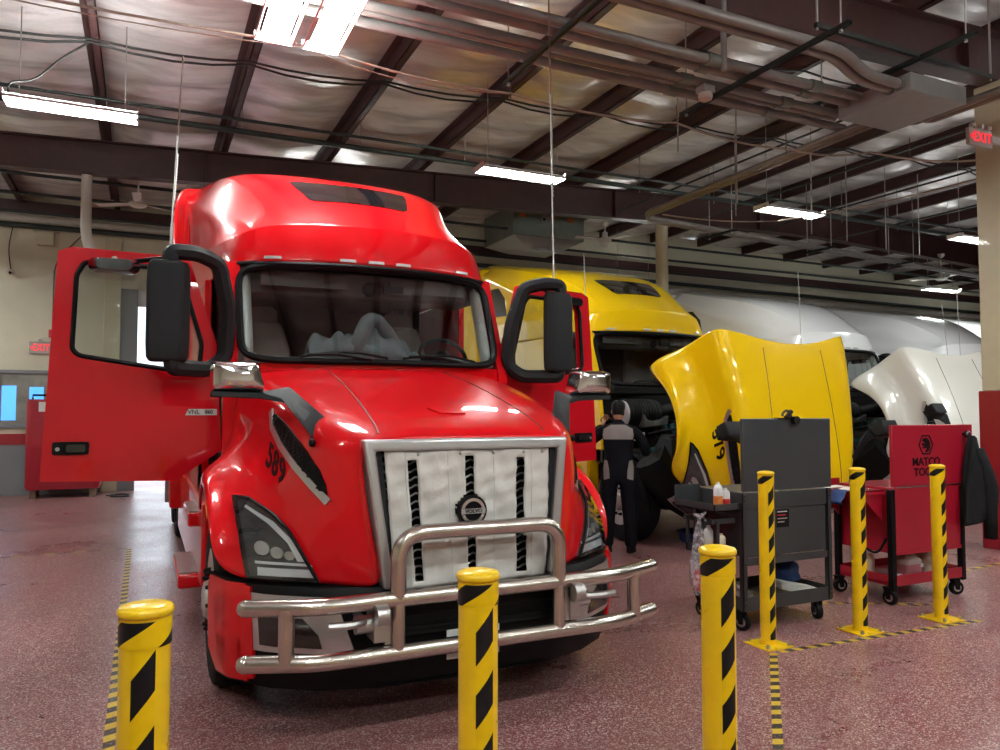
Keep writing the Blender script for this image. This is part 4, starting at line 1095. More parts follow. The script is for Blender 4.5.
# ================================================================ BOLLARDS AND FLOOR TAPE
def stripe_mat(name, period, fill, slant, ph=0):
    m, nt, b = new_mat(name); N = nt.nodes; L = nt.links
    uv = N.new('ShaderNodeUVMap'); s = N.new('ShaderNodeSeparateXYZ'); L.new(uv.outputs[0], s.inputs[0])
    a = N.new('ShaderNodeMath'); a.operation = 'MULTIPLY_ADD'; a.inputs[1].default_value = -slant; L.new(s.outputs[0], a.inputs[0]); L.new(s.outputs[1], a.inputs[2])
    d = N.new('ShaderNodeMath'); d.operation = 'MULTIPLY_ADD'; d.inputs[1].default_value = 1/period; d.inputs[2].default_value = ph; L.new(a.outputs[0], d.inputs[0])
    f = N.new('ShaderNodeMath'); f.operation = 'FRACT'; L.new(d.outputs[0], f.inputs[0])
    g = N.new('ShaderNodeMath'); g.operation = 'GREATER_THAN'; g.inputs[1].default_value = 1-fill; L.new(f.outputs[0], g.inputs[0])
    nz = N.new('ShaderNodeTexNoise'); nz.inputs['Scale'].default_value = 25; tc = N.new('ShaderNodeTexCoord'); L.new(tc.outputs['Object'], nz.inputs['Vector'])
    r = N.new('ShaderNodeMapRange'); r.inputs[3].default_value = .85; r.inputs[4].default_value = 1.08; L.new(nz.outputs['Fac'], r.inputs[0])
    mx = N.new('ShaderNodeMix'); mx.data_type = 'RGBA'; mx.inputs[6].default_value = (.88, .57, .004, 1); mx.inputs[7].default_value = (.008, .008, .009, 1); L.new(g.outputs[0], mx.inputs[0])
    my = N.new('ShaderNodeMix'); my.data_type = 'RGBA'; my.blend_type = 'MULTIPLY'; my.inputs[0].default_value = 1; L.new(mx.outputs[2], my.inputs[6]); L.new(r.outputs[0], my.inputs[7])
    L.new(my.outputs[2], b.inputs['Base Color']); b.inputs['Roughness'].default_value = .32; b.inputs['Specular IOR Level'].default_value = .25
    return m
SM = stripe_mat('warning_strip', .163, .54, 1.25, .79); SB = stripe_mat('warning_band', .178, .45, 1.6, .42)
def patch(r, z0, z1, a0, a1, nA, nZ, c, flipuv=False):
    m = MB(); m.uv = []; rows = []
    for j in range(nZ+1):
        for i in range(nA+1):
            a = a0+(a1-a0)*i/nA; z = z0+(z1-z0)*j/nZ
            m.v.append(V((c[0]+r*math.cos(a), c[1]+r*math.sin(a), z))); u = r*(a-a0)
            m.uv.append((z-z0, u) if flipuv else (u, z-z0))
    w = nA+1
    for j in range(nZ):
        for i in range(nA): m.f.append((j*w+i, j*w+i+1, (j+1)*w+i+1, (j+1)*w+i))
    return m
def bollard(x, y, label, rot=0, group=None):
    t = thing('safety_bollard', label, 'bollard', (x, y, 0), group)
    r, h = .0535, 1.20
    obj('post', MB().cyl((x, y, .012), (x, y, h), r, n=32), 'bollard', t, smooth=40)
    obj('cap', MB().lathe([(r+.003, h-.008), (r+.006, h-.003), (r+.006, h+.005), (r+.001, h+.012), (r-.014, h+.016), (.02, h+.019), (.002, h+.0195)], (x, y, 0), 'z', 32), 'bollard', t, smooth=60)
    a = -PI/2 + rot
    obj('warning_strip', patch(r+.0012, .05, h-.075, a-.52, a+.40, 8, 1, (x, y)), SM, t, smooth=180)
    obj('warning_band', patch(r+.0022, h-.072, h-.014, a-PI*1.0, a+PI*1.0, 40, 1, (x, y), True), SB, t, smooth=180)
    obj('base_plate', MB().box(x-.12, y-.12, 0, x+.12, y+.12, .012), 'bollard', t, bevel=.004)
    for dx in (-1, 1):
        for dy in (-1, 1): obj('bolt', MB().cyl((x+dx*.095, y+dy*.095, .012), (x+dx*.095, y+dy*.095, .034), .014, n=6).cyl((x+dx*.095, y+dy*.095, .03), (x+dx*.095, y+dy*.095, .042), .007, n=8), 'alu', t)
    return t
bollard(.012, 1.895, 'yellow striped bollard by the red front wheel, base out of view')
bollard(.83, 1.903, 'yellow striped bollard standing before the red grille and bull bar')
bollard(1.663, 1.905, 'yellow striped bollard before the hanging plastic bag, close to the camera', rot=-.04)
bollard(4.002, 4.073, 'yellow striped bollard on a base plate in front of the grey cart')
bollard(4.876, 4.033, 'yellow striped bollard on a base plate between the two tool carts')
bollard(5.73, 3.99, 'yellow striped bollard on a base plate in front of the red cart')

def tape(name, a, b, label, w=.05, per=.13, z=.0012):
    a, b = V((*a, z)), V((*b, z)); d = (b-a).normalized(); n = V((-d.y, d.x, 0))*w/2; L = (b-a).length
    m = MB().add([a-n, a+n, b+n, b-n], [(0, 1, 2, 3)]); m.uv = [(0, 0), (0, .4), (L/per, .4), (L/per, 0)]
    o = obj(name, m, 'tape', smooth=0); o['label'] = label; o['category'] = 'floor tape'; return o
tape('floor_tape', (-.125, 3.2), (-.13, 10.1), 'worn yellow and black floor tape beside the red truck', .055, .16)
tape('floor_tape', (3.96, 3.925), (5.97, 3.83), 'black and yellow tape along the bollard base plates')
tape('floor_tape', (3.90, 3.925), (1.75, 1.72), 'black and yellow tape running diagonally to the camera')
tape('floor_tape', (-2.2, 10.05), (-.16, 10.12), 'faint worn tape crossing the floor toward the red cabinet', .035, .3)
tape('floor_tape', (4.94, 4.95), (6.2, 4.24), 'short tape piece under the red cart')
tape('floor_tape', (7.5, 5.05), (9.6, 5.25), 'tape piece at the foot of the red column', .05, .2)
# a scuffed yellow paint mark
# ================================================================ TOOL CARTS AND WHAT IS ON THEM
def caster(root, x, y, r=.065, mat='rubber', ang=0):
    T = Matrix.Translation((x, y, 0)) @ Matrix.Rotation(ang, 4, 'Z')
    c = obj('caster', MB().lathe([(r*.55, -.022), (r*.94, -.022), (r, -.012), (r, .012), (r*.94, .022), (r*.55, .022)], (0, 0, r), 'x', 24).xf(T), mat, root, smooth=40)
    obj('caster_hub', MB().lathe([(.006, -.025), (r*.56, -.023), (r*.56, .023), (.006, .025)], (0, 0, r), 'x', 16).xf(T), 'alu', c)
    m = MB()
    for s in (-1, 1): m.prism([(-.018, r-.015), (.018, r-.015), (.045, 2*r+.02), (-.02, 2*r+.02)], (s*.031-.003, 0, 0), (0, 1, 0), (0, 0, 1), (1, 0, 0), .006)
    m.box(-.034, -.03, 2*r+.014, .034, .05, 2*r+.024)
    obj('caster_fork', m.xf(T), 'black', c)
gc = thing('tool_cart', 'dark grey steel tool cart with raised lid behind a bollard', 'tool cart', (4.48, 4.65, 0))
x0, x1, y0, y1 = 4.05, 4.97, 4.36, 4.92
for (x, y) in ((x0, y0), (x1-.04, y0), (x0, y1-.04), (x1-.04, y1-.04)):
    obj('post', MB().box(x, y, .16, x+.04, y+.006, 1.03).box(x, y, .16, x+.006, y+.04, 1.03), 'cartgrey', gc)
obj('top_box', MB().box(x0+.01, y0+.01, .90, x1-.01, y1-.01, 1.03), 'cartgrey', gc, bevel=.006)
obj('cabinet', MB().box(x0+.05, y0+.015, .545, x1-.05, y1-.02, .90), 'cartgrey', gc, bevel=.004)
obj('rail', MB().box(x0, y0+.008, .485, x1, y0+.02, .54), 'cartgrey', gc)
bt = MB().box(x0+.005, y0+.008, .15, x1-.005, y1-.008, .165)
for (a, b, c, d) in ((x0+.005, y0+.006, x1-.005, y0+.012), (x0+.005, y1-.012, x1-.005, y1-.006), (x0+.005, y0+.01, x0+.012, y1-.01), (x1-.012, y0+.01, x1-.005, y1-.01)): bt.box(a, b, .15, c, d, .255)
obj('bottom_tray', bt, 'cartgrey', gc)
lid = obj('lid', MB().box(x0+.03, y0+.02, 1.035, x1+.03, y0+.05, 1.585), 'cartgrey', gc, bevel=.006)
obj('lid_camera_bracket', MB().box(4.44, 4.37, 1.575, 4.62, 4.42, 1.59).tube(arc((4.54, 4.39, 1.60), .045, 0, PI, 10), .010, 8).cyl((4.60, 4.34, 1.57), (4.60, 4.42, 1.57), .032, n=14).cyl((4.52, 4.38, 1.59), (4.58, 4.38, 1.64), .018, n=10), 'gloss', lid)
lb = obj('rating_label', MB().box(4.40, y0+.0135, .75, 4.53, y0+.0155, .885), 'black', gc)
for k, (w, c) in enumerate(((.10, 'plate'), (.085, 'redcan'), (.10, 'wire'), (.07, 'wire'))): obj('label_line', MB().box(4.41, y0+.0125, .865-.026*k, 4.41+w, y0+.0138, .873-.026*k), c, lb)
for zz in (.20, .24, .5, .97, 1.0):
    for x in (x0+.02, x1-.02): obj('rivet', MB().cyl((x, y0-.003, zz), (x, y0+.001, zz), .005, n=8), 'black', gc)
for x, y, a in ((4.09, 4.42, .3), (4.86, 4.42, -.4), (4.09, 4.86, .2), (4.86, 4.86, .1)): caster(gc, x, y, ang=a)
# folding side tray with a rack below it
ty0, ty1, tx0 = 4.38, 4.84, 3.80
m = MB().box(tx0, ty0, .90, x0, ty1, .908)
for b in ((tx0, ty0, .90, tx0+.006, ty1, .955), (tx0, ty0, .90, x0, ty0+.006, .955), (tx0, ty1-.006, .90, x0, ty1, 1.06)): m.box(*b)
st = obj('side_tray', m, 'cartgrey', gc)
obj('tray_arm', MB().box(tx0+.03, 4.44, .80, x0, 4.47, .835), 'cartgrey', gc)
obj('tray_arm', MB().box(tx0+.03, 4.74, .80, x0, 4.77, .835), 'cartgrey', gc)
m = MB().box(tx0+.06, 4.42, .56, x0, 4.78, .568).box(tx0+.06, 4.42, .56, tx0+.066, 4.78, .62).box(tx0+.06, 4.42, .56, tx0+.08, 4.44, .83).box(tx0+.06, 4.76, .56, tx0+.08, 4.78, .83)
obj('bottle_rack', m, 'cartgrey', gc)

def can(name, x, y, z, r, h, body, label, band=None, cap='plate', cone=True):
    t = thing(name, label, 'spray can', (x, y, z))
    obj('can', MB().lathe([(r*.95, z), (r, z+.006), (r, z+h*.78), (r*.93, z+h*.81), (r*.6, z+h*.90), (r*.35, z+h*.92)], (x, y, 0), 'z', 20), body, t, smooth=40)
    obj('cap', MB().lathe([(r*.42, z+h*.91), (r*.40, z+h*.99), (r*.2, z+h), (.002, z+h)], (x, y, 0), 'z', 14), cap, t)
    if band: obj('label_band', MB().lathe([(r+.0006, z+h*.12), (r+.001, z+h*.13), (r+.001, z+h*.48), (r+.0006, z+h*.49)], (x, y, 0), 'z', 20, cap=False), band, t)
    return t
can('spray_can', 3.915, 4.47, .908, .034, .20, 'plate', 'white and orange spray can on the grey side tray', 'orangecan', 'plate')
can('spray_can', 3.972, 4.455, .908, .033, .155, 'plate', 'short red and white spray can on the grey side tray', 'redcan', 'plate')
can('spray_can', 3.93, 4.60, .568, .036, .20, 'plate', 'pale spray can in the rack under the side tray', 'cream_plastic', 'plate')
can('spray_can', 3.965, 4.50, .568, .034, .15, 'cream_plastic', 'cream and red can in the rack under the side tray', 'redcan', 'cream_plastic')
# hanging plastic bag
random.seed(5)
bx, by = 3.765, 4.50
rings = []
for k, (z, r) in enumerate(((.86, .030), (.845, .012), (.80, .018), (.72, .032), (.62, .045), (.52, .056), (.42, .060), (.35, .050), (.30, .03), (.28, .01))):
    rings.append([(bx - .05*(1-z)*.8 + r*(1+.3*math.sin(5*a+k*1.3))*math.cos(a), by + r*(1+.25*math.cos(4*a+k))*math.sin(a), z) for a in [2*PI*i/20 for i in range(20)]])
bg_ = thing('plastic_bag', 'clear plastic bag hung from the side tray arm, red rags inside', 'bag', (bx, by, .28))
obj('bag', MB().ring(rings), 'clearbag', bg_, smooth=180)
obj('knot', MB().tube([(bx-.05, by, .875), (bx, by, .855), (bx+.06, by, .885)], [.012, .016, .010], 8).tube([(bx+.02, by, .86), (bx+.05, by-.01, .82)], .008, 6), 'clearbag', bg_)
obj('rag', MB().ell((bx-.035, by, .36), (.036, .036, .055)).ell((bx-.02, by+.01, .43), (.024, .022, .04)), 'redcan', bg_, smooth=180)
# on the bottom tray
def lump(c, r, seed, nu=22, nv=12, amp=.22):
    random.seed(seed); ph = [random.uniform(0, 6) for _ in range(6)]; m = MB().ell(c, r, nu, nv)
    for p in m.v:
        d = p - V(c); k = 1 + amp*(math.sin(3.1*d.x/r[0]+ph[0])*math.sin(2.7*d.y/r[1]+ph[1]) + .5*math.sin(5*d.z/r[2]+4*d.x/r[0]+ph[2]))
        p.x, p.y, p.z = c[0]+d.x*k, c[1]+d.y*k, max(c[2]+d.z*k, c[2]-r[2]*.92)
    return m
o = tag(obj('shop_cloth', lump((4.74, 4.66, .335), (.17, .12, .085), 3), 'blue', smooth=180), 'blue cloth bundled on the bottom tray of the grey cart', 'cloth')
m = MB()
for k in range(4):
    T = Matrix.Translation((4.72, 4.50, .176+.016*k)) @ Matrix.Rotation(-.35+.06*k, 4, 'Z') @ Matrix.Rotation(.22, 4, 'Y')
    m.ring([[T @ V((a*s, b*s, z)) for a, b in rrect(.34, .15, .03)] for z, s in ((.0, .97), (.007, 1), (.014, .97))])
tag(obj('folded_cloth', m.xf(Matrix.Translation((0, 0, .035))), 'whitecloth', smooth=40), 'folded white cloth under the blue one on the grey cart', 'cloth')
tag(obj('crumpled_bag', lump((4.17, 4.52, .245), (.085, .08, .085), 9, amp=.35), 'clearbag', smooth=30), 'crumpled clear plastic bag on the grey cart bottom tray', 'bag')

# ---- red cart
rc = thing('tool_cart', 'red steel tool cart with raised lid and jacket hung at its corner', 'tool cart', (6.2, 4.7, 0))
x0, x1, y0, y1 = 5.75, 6.71, 4.42, 5.02
for (x, y) in ((x0, y0), (x1-.05, y0), (x0, y1-.05), (x1-.05, y1-.05)): obj('post', MB().box(x, y, .13, x+.05, y+.05, .97), 'black', rc, bevel=.004)
obj('body', MB().box(x0+.055, y0+.012, .42, x1-.01, y1-.012, .985), 'cartred', rc, bevel=.006)
obj('body_lip', MB().box(x0+.05, y0+.005, .415, x1-.05, y0+.02, .445), 'cartred', rc)
bt = MB().box(x0+.01, y0+.01, .17, x1-.01, y1-.01, .18)
for b in ((x0+.01, y0+.006, x1-.01, y0+.014), (x0+.01, y1-.014, x1-.01, y1-.006), (x0+.01, y0+.01, x0+.018, y1-.01), (x1-.018, y0+.01, x1-.01, y1-.01)): bt.box(b[0], b[1], .155, b[2], b[3], .245)
obj('bottom_tray', bt, 'cartred', rc)
rl = obj('lid', MB().box(x0+.05, y0+.02, .99, x1+.17, y0+.05, 1.52), 'cartred', rc, bevel=.006)
obj('hinge', MB().tube([(x0+.06, y0+.012, .985), (x1+.15, y0+.012, .985)], .007, 8), 'stain', rc)
# emblem and lettering on the lid: a cat head in a hexagon
ex, ey = V((1, 0, 0)), V((0, 0, 1)); c = V((6.235, y0+.0185, 1.345))
hx = [c + ex*.098*math.cos(PI/6*0+k*PI/3) + ey*.098*math.sin(k*PI/3) for k in range(6)]
hx2 = [c + (p-c)*.86 for p in hx]
m = MB().ring([[a+V((0, -.001, 0)), b+V((0, -.001, 0)), b+V((0, .002, 0)), a+V((0, .002, 0))] for a, b in zip(hx, hx2)], close=True)
em = obj('lid_emblem', m, 'sticker', rl, smooth=0)
head = [(-.050, .030), (-.035, .056), (-.008, .060), (.020, .055), (.045, .036), (.058, .005), (.055, -.028), (.035, -.058), (.0, -.066), (-.02, -.060), (-.005, -.050), (.012, -.036), (.0, -.028), (-.022, -.034), (-.042, -.028), (-.038, -.016), (-.015, -.018), (-.022, -.008), (-.045, -.010), (-.058, .004), (-.052, .016), (-.030, .012), (-.012, .016), (-.030, .026)]
obj('emblem_head', MB().prism(head, c+V((0, -.001, 0)), ex, ey, (0, 1, 0), .003), 'sticker', em, smooth=0)
obj('lid_lettering', text_mb('MATCO', .098, (6.235, y0+.0185, 1.195), ex, ey, .003, .0018, sx=1.05), 'sticker', em, smooth=0)
obj('lid_lettering', text_mb('TOOLS', .098, (6.235, y0+.0185, 1.105), ex, ey, .003, .0018, sx=1.05), 'sticker', em, smooth=0)
obj('latch', MB().tube([(6.28, y0+.03, 1.52), (6.28, y0+.03, 1.545), (6.35, y0+.03, 1.545), (6.35, y0+.03, 1.52)], .006, 6), 'black', rl)
obj('lid_knob', MB().ell((6.745, y0-.02, 1.43), (.030, .03, .034)).cyl((6.745, y0+.02, 1.43), (6.745, y0-.02, 1.43), .012, n=10), 'gloss', rl)
m = MB().box(5.38, 4.50, .955, x0+.02, 5.0, .965).box(5.38, 4.50, .925, x0+.02, 4.508, .965).box(5.38, 4.50, .925, 5.388, 5.0, .965)
sh = obj('side_shelf', m, 'cartred', rc)
for y in (4.52, 4.96): obj('shelf_bracket', MB().prism([(5.48, .95), (x0+.01, .95), (x0+.01, .70)], (0, y, 0), (1, 0, 0), (0, 0, 1), (0, 1, 0), .008), 'cartred', rc)
obj('tray_back', MB().box(5.40, 4.98, .965, x0+.04, 4.99, 1.03), 'cartred', rc)
for x, y, a in ((5.76, 4.46, .1), (6.62, 4.46, 1.2), (5.76, 4.97, 1.3), (6.62, 4.97, .2)): caster(rc, x, y, .062, ang=a)
obj('power_cord', MB().tube(fillet([(5.60, 4.7, .80), (5.60, 4.66, .52), (5.72, 4.55, .40), (5.78, 4.50, .55)], .08), .010, 8), 'black', rc)
# on the side shelf
for k, (x, y, a) in enumerate(((5.52, 4.66, .3), (5.50, 4.84, -.4))):
    tag(obj('paper_sheet', MB().ring([[Matrix.Translation((x, y, .9665+.004*k)) @ Matrix.Rotation(a, 4, 'Z') @ V((p, q, z + .010*math.sin(9*p))) for p, q in rrect(.20, .14, .004)] for z in (0, .002)]), 'paper', smooth=0), ('rumpled paper sheet near the edge of the red side shelf', 'second paper sheet farther back on the red side shelf')[k], 'paper')
t = thing('wrench', 'steel wrench lying on the red side shelf by the papers', 'wrench', (5.62, 4.58, .966))
obj('shaft', MB().box(5.54, 4.572, .967, 5.70, 4.588, .975), 'chrome', t, bevel=.002)
obj('jaw', MB().lathe([(.012, .966), (.020, .966), (.020, .977), (.012, .977)], (5.53, 4.58, 0), 'z', 14), 'chrome', t)
tag(obj('shop_towel', MB().ring([[(5.37-.02*k+.015*math.sin(3*k), 4.60+w, .972-.0*k-.028*max(0, k-1)) for w in (-.07, .07)] + [(5.376-.02*k+.015*math.sin(3*k), 4.60+w, .976-.028*max(0, k-1)) for w in (.07, -.07)] for k in range(6)]), 'blue', smooth=180), 'blue towel hanging over the edge of the red side shelf', 'cloth')
# on the bottom tray
jg = thing('jug', 'clear square jug half full of pink liquid on the red cart', 'jug', (6.13, 4.58, .18))
obj('liquid', MB().ring([[(6.13+a, 4.58+b, z) for a, b in rrect(.205, .17, .02)] for z in (.184, .30)]), 'purple', jg, bevel=.004)
obj('jug_shoulder', MB().ring([[(6.13+a*k+dx, 4.58+b*k, z) for a, b in rrect(.21, .175, .03)] for z, k, dx in ((.30, 1, 0), (.335, .97, 0), (.375, .55, .0), (.405, .24, .02), (.42, .22, .02))]), pm('cloudy_plastic', (.40, .33, .32), .35, var=.05), jg, smooth=40)
obj('jug_label', MB().box(6.20, 4.490, .27, 6.232, 4.493, .30), 'plate', jg)
bk = thing('bucket', 'dirty cream plastic bucket on the red cart bottom tray', 'bucket', (6.52, 4.66, .18))
obj('pail', MB().lathe([(.085, .182), (.105, .37), (.112, .372), (.112, .385), (.10, .385), (.082, .19), (.002, .19)], (6.52, 4.66, 0), 'z', 26), pm('stained_plastic', (.55, .50, .38), .5, var=.35, vscale=14), bk, smooth=40)
obj('bail', MB().tube(arc((6.52, 4.66, .37), .115, -.1, -1.0, 8, (1, 0, 0), (0, 0, 1)), .003, 6), 'wire', bk)
can('spray_can', 5.86, 4.86, .182, .034, .20, 'redcan', 'red metal can on the bottom tray of the red cart', 'redcan', 'plate')
can('spray_can', 5.95, 4.80, .182, .034, .19, 'cream_plastic', 'cream can beside the red one on the red cart', None, 'plate')
for k, (x, y, a, l) in enumerate(((5.90, 4.52, .15, .14), (5.97, 4.56, -.3, .10))):
    d = V((math.cos(a), math.sin(a), 0)); p = V((x, y, .202))
    t = thing('marker_tube', ('longer white tube lying at the front of the red cart tray', 'shorter white tube behind the longer one on the red cart')[k], 'tube', (x, y, .182))
    obj('barrel', MB().cyl(p-d*l/2, p+d*l/2, .018, n=12), 'plate', t); obj('cap', MB().cyl(p+d*l/2, p+d*(l/2+.04), .016, .012, 12), 'redcan' if k else 'black', t)
# jacket hung on the lid corner
jk = thing('jacket', 'black work jacket hanging from the red cart lid corner', 'jacket', (6.80, 4.36, .48))
prof = [(1.42, 6.752, .020, .018), (1.40, 6.757, .035, .03), (1.32, 6.765, .055, .035), (1.22, 6.775, .085, .045), (1.10, 6.790, .125, .055), (.98, 6.80, .150, .060), (.86, 6.805, .165, .062), (.75, 6.805, .175, .06), (.68, 6.80, .178, .055), (.65, 6.79, .170, .05)]
rings = []
for k, (z, cx, w, d) in enumerate(prof):
    R = []
    for i in range(36):
        a = 2*PI*i/36; f = 1 + .20*math.sin(5*a+.45*k) + .09*math.sin(11*a-.8*k)
        R.append((cx + w*math.cos(a)*f, 4.365 + d*math.sin(a)*f, z + (.03*math.cos(a) if k > 6 else 0)))
    rings.append(R)
obj('torso', MB().ring(rings), 'jacket', jk, smooth=180)
obj('sleeve', MB().tube(fillet([(6.79, 4.33, 1.30), (6.87, 4.31, 1.05), (6.885, 4.30, .80), (6.90, 4.31, .50)], .1), [.035, .045, .055, .06, .062, .064, .064, .064, .062, .06, .060, .058, .056, .054][:len(fillet([(6.79, 4.33, 1.30), (6.87, 4.31, 1.05), (6.885, 4.30, .80), (6.90, 4.31, .50)], .1))], 16), 'jacket', jk, smooth=180)
obj('sleeve', MB().tube(fillet([(6.82, 4.36, 1.28), (6.93, 4.35, 1.08), (7.00, 4.35, .92), (6.97, 4.36, .70)], .1), .058, 16), 'jacket', jk, smooth=180)
obj('collar_loop', MB().tube([(6.745, 4.40, 1.43), (6.75, 4.38, 1.40)], .006, 6), 'jacket', jk)
# drain pan under the yellow truck
pn = thing('drain_pan', 'dark blue round drain pan on the floor under the yellow truck', 'drain pan', (6.35, 7.55, 0))
obj('pan', MB().lathe([(.20, .002), (.26, .01), (.29, .12), (.31, .125), (.31, .135), (.28, .135), (.24, .03), (.002, .025)], (6.35, 7.55, 0), 'z', 30), pm('blue_plastic', (.012, .025, .12), .4, var=.1), pn, smooth=40)
# ================================================================ PIPES, CONDUITS, FITTINGS UNDER THE ROOF
def pipe(name, pts, r, mat, label, cat='pipe', group=None, n=12, fil=0):
    p = fillet(pts, fil, 6) if fil else pts
    o = obj(name, MB().tube(p, r, n), mat, smooth=50); return tag(o, label, cat, group)
ZS = 5.0
CG = 'grey conduits of the big roof bundle'; CL = 'grey conduit pipe in the big bundle crossing under the roof'
for y, r, xa, xb in ((5.64, .048, -1.5, 7.0), (5.80, .048, -1.5, 7.0), (6.08, .044, -1.5, 7.25), (6.20, .030, -1.5, 7.25), (6.37, .048, -1.5, 7.6)):
    c = pipe('conduit', [(xa, y, ZS+.055), (xb, y, ZS+.055)], r, 'conduit', CL, 'conduit', CG)
    for x in (4.92, 6.3): obj('coupling', MB().cyl((x-.07+.1*y-.55, y, ZS+.055), (x+.07+.1*y-.55, y, ZS+.055), r+.012, n=14), 'heater', c)
for y, zz in ((5.05, ZS+.055), (5.17, ZS+.055)):
    pipe('conduit', [(3.0, y, zz+.06), (6.05, y, zz+.06), (6.45, y+.08, 5.0), (7.0, y+.10, 5.0)], .05, 'conduit', 'grey conduit bending down into the big grey junction box' if y < 5.1 else 'second grey conduit bending into the junction box, on its inner side', 'conduit', fil=.25)
# strut channels hung on rods
def strut(x, ya, yb, z, label, rods=True):
    t = thing('strut_channel', label, 'strut', (x, (ya+yb)/2, z-.04))
    m = MB(); m.box(x-.024, ya, z-.042, x-.020, yb, z).box(x+.020, ya, z-.042, x+.024, yb, z).box(x-.024, ya, z-.004, x+.024, yb, z).box(x-.024, ya, z-.042, x-.010, yb, z-.038).box(x+.010, ya, z-.042, x+.024, yb, z-.038)
    obj('channel', m, 'pipe', t, smooth=0)
    if rods:
        for y in (ya+.10, yb-.10):
            rd = obj('rod', MB().cyl((x, y, z-.06), (x, y, roofz(x)+.03), .008, n=6), 'wire', t)
            obj('nut', MB().cyl((x, y, z-.07), (x, y, z-.045), .018, n=6), 'alu', rd)
strut(3.27, 4.85, 6.85, ZS, 'dark green strut channel above the brown purlin, under the conduits')
strut(5.42, 4.45, 6.72, ZS, 'dark green strut channel carrying the round white sensor')
strut(7.05, 4.4, 6.3, ZS+.24, 'dark strut channel over the far edge of the junction box', True)
o = thing('strut_channel', 'long dark strut channel along the top of the junction box', 'strut', (7.4, 4.98, ZS+.22))
obj('channel', MB().box(5.6, 4.96, ZS+.22, 8.25, 5.0, ZS+.265), 'pipe', o); obj('rod', MB().cyl((8.2, 4.98, ZS+.2), (8.2, 4.98, 6.2), .012, n=8), 'wire', o); obj('rod', MB().cyl((5.62, 4.98, ZS+.2), (5.62, 4.98, 6.1), .012, n=8), 'wire', o)
o = thing('strut_channel', 'dark strut channel behind the junction box', 'strut', (6.6, 6.02, ZS+.18))
obj('channel', MB().box(5.7, 6.0, ZS+.14, 7.4, 6.045, ZS+.185), 'pipe', o)
o = thing('junction_box', 'large grey metal junction box hung below the roof near the exit sign', 'junction box', (7.42, 5.46, 4.9))
obj('box', MB().box(6.98, 5.03, 4.90, 7.86, 5.92, 5.09), 'box', o, bevel=.008)
obj('connector', MB().cyl((6.94, 5.15, 5.0), (7.0, 5.15, 5.0), .062, n=14), 'heater', o); obj('connector', MB().cyl((6.94, 5.27, 5.0), (7.0, 5.27, 5.0), .062, n=14), 'heater', o)
o = thing('sensor', 'round white sensor under the strut channel', 'sensor', (5.20, 6.05, 4.86))
obj('bracket', MB().box(5.13, 5.98, 4.93, 5.27, 6.12, 5.0), 'box', o, bevel=.006); obj('dome', MB().lathe([(.07, 4.93), (.075, 4.90), (.068, 4.865), (.04, 4.85), (.002, 4.848)], (5.20, 6.05, 0), 'z', 22), 'unlit', o, smooth=50)
pipe('support_pipe', [(5.05, 5.6, 5.75), (5.05, 5.6, 4.96)], .03, 'box', 'vertical grey pipe dropping to the conduit bundle', 'pipe')
# paired conduits that run back and turn along the hall
for k, dx in enumerate((0, .12)):
    pipe('conduit', [(7.50+dx, 5.9, 4.98), (7.62+dx, 10.6+dx*1.2, 4.98), (24, 12.1+dx*1.2, 4.93)], .042, 'conduit', 'outer paired conduit turning a corner in front of the cream column' if k else 'inner paired conduit turning a corner in front of the cream column', 'conduit', fil=.45)
for k, (y0_, y1_) in enumerate(((5.74, 5.60), (5.62, 5.48))):
    pipe('conduit', [(7.84, y0_, 4.98), (8.0+.12*k, y0_, 4.98), (8.0+.12*k, y0_-.2, 4.98), (8.02+.12*k, -1, 4.98)], .042, 'conduit', ('grey conduit leaving the junction box toward the exit sign, on its outer side', 'grey conduit leaving the junction box toward the exit sign, on its inner side')[1-k], 'conduit', fil=.15)
for x, yy in ((9.6, 10.75), (12.4, 11.0), (15.2, 11.25)):
    strut(x, yy-.35, yy+.45, 4.93, {9.6: 'short strut channel under the strip light over the yellow hood', 12.4: 'middle short strut channel beneath the paired conduits', 15.2: 'short strut channel under the paired conduits by the cream column'}[x])
# sprinkler mains and branch pipes
PL = 'dark sprinkler pipe slung under the roof across the hall'; PG = 'sprinkler pipes under the roof'
for y, z, r in ((10.92, 5.52, .040), (10.55, 5.55, .022)):
    p = pipe('sprinkler_pipe', [(-6.5, y, z-.05), (9, y, z+.08), (30, y, z+.08)], r, 'pipe', PL, 'pipe', PG)
    if r > .03:
        for k in range(12): obj('clamp_rod', MB().cyl((-2.2+1.68*k, y, z-.02), (-2.2+1.68*k, y, roofz(-2.2+1.68*k)+.1), .007, n=6), 'wire', p)
for y, z in ((15.4, 5.45), (14.3, 5.5), (16.4, 5.35)):
    pipe('sprinkler_pipe', [(-6.5, y, z), (34, y, z)], .03, 'pipe', PL, 'pipe', PG)
pipe('wall_pipe', [(-6.5, 16.95, 5.20), (9, 16.95, 5.22), (36, 16.95, 5.05)], .055, 'pipe', 'dark green pipe along the top of the far wall', 'pipe')
pipe('wall_pipe', [(-6.5, 17.05, 5.40), (1.2, 17.05, 5.36)], .075, 'whitepipe', 'pale pipe along the top of the cream wall above the window', 'pipe')
pipe('wall_pipe', [(9, 16.9, 5.02), (36, 16.9, 4.86)], .07, 'whitepipe', 'long white pipe on the far wall above the white truck roofs', 'pipe')
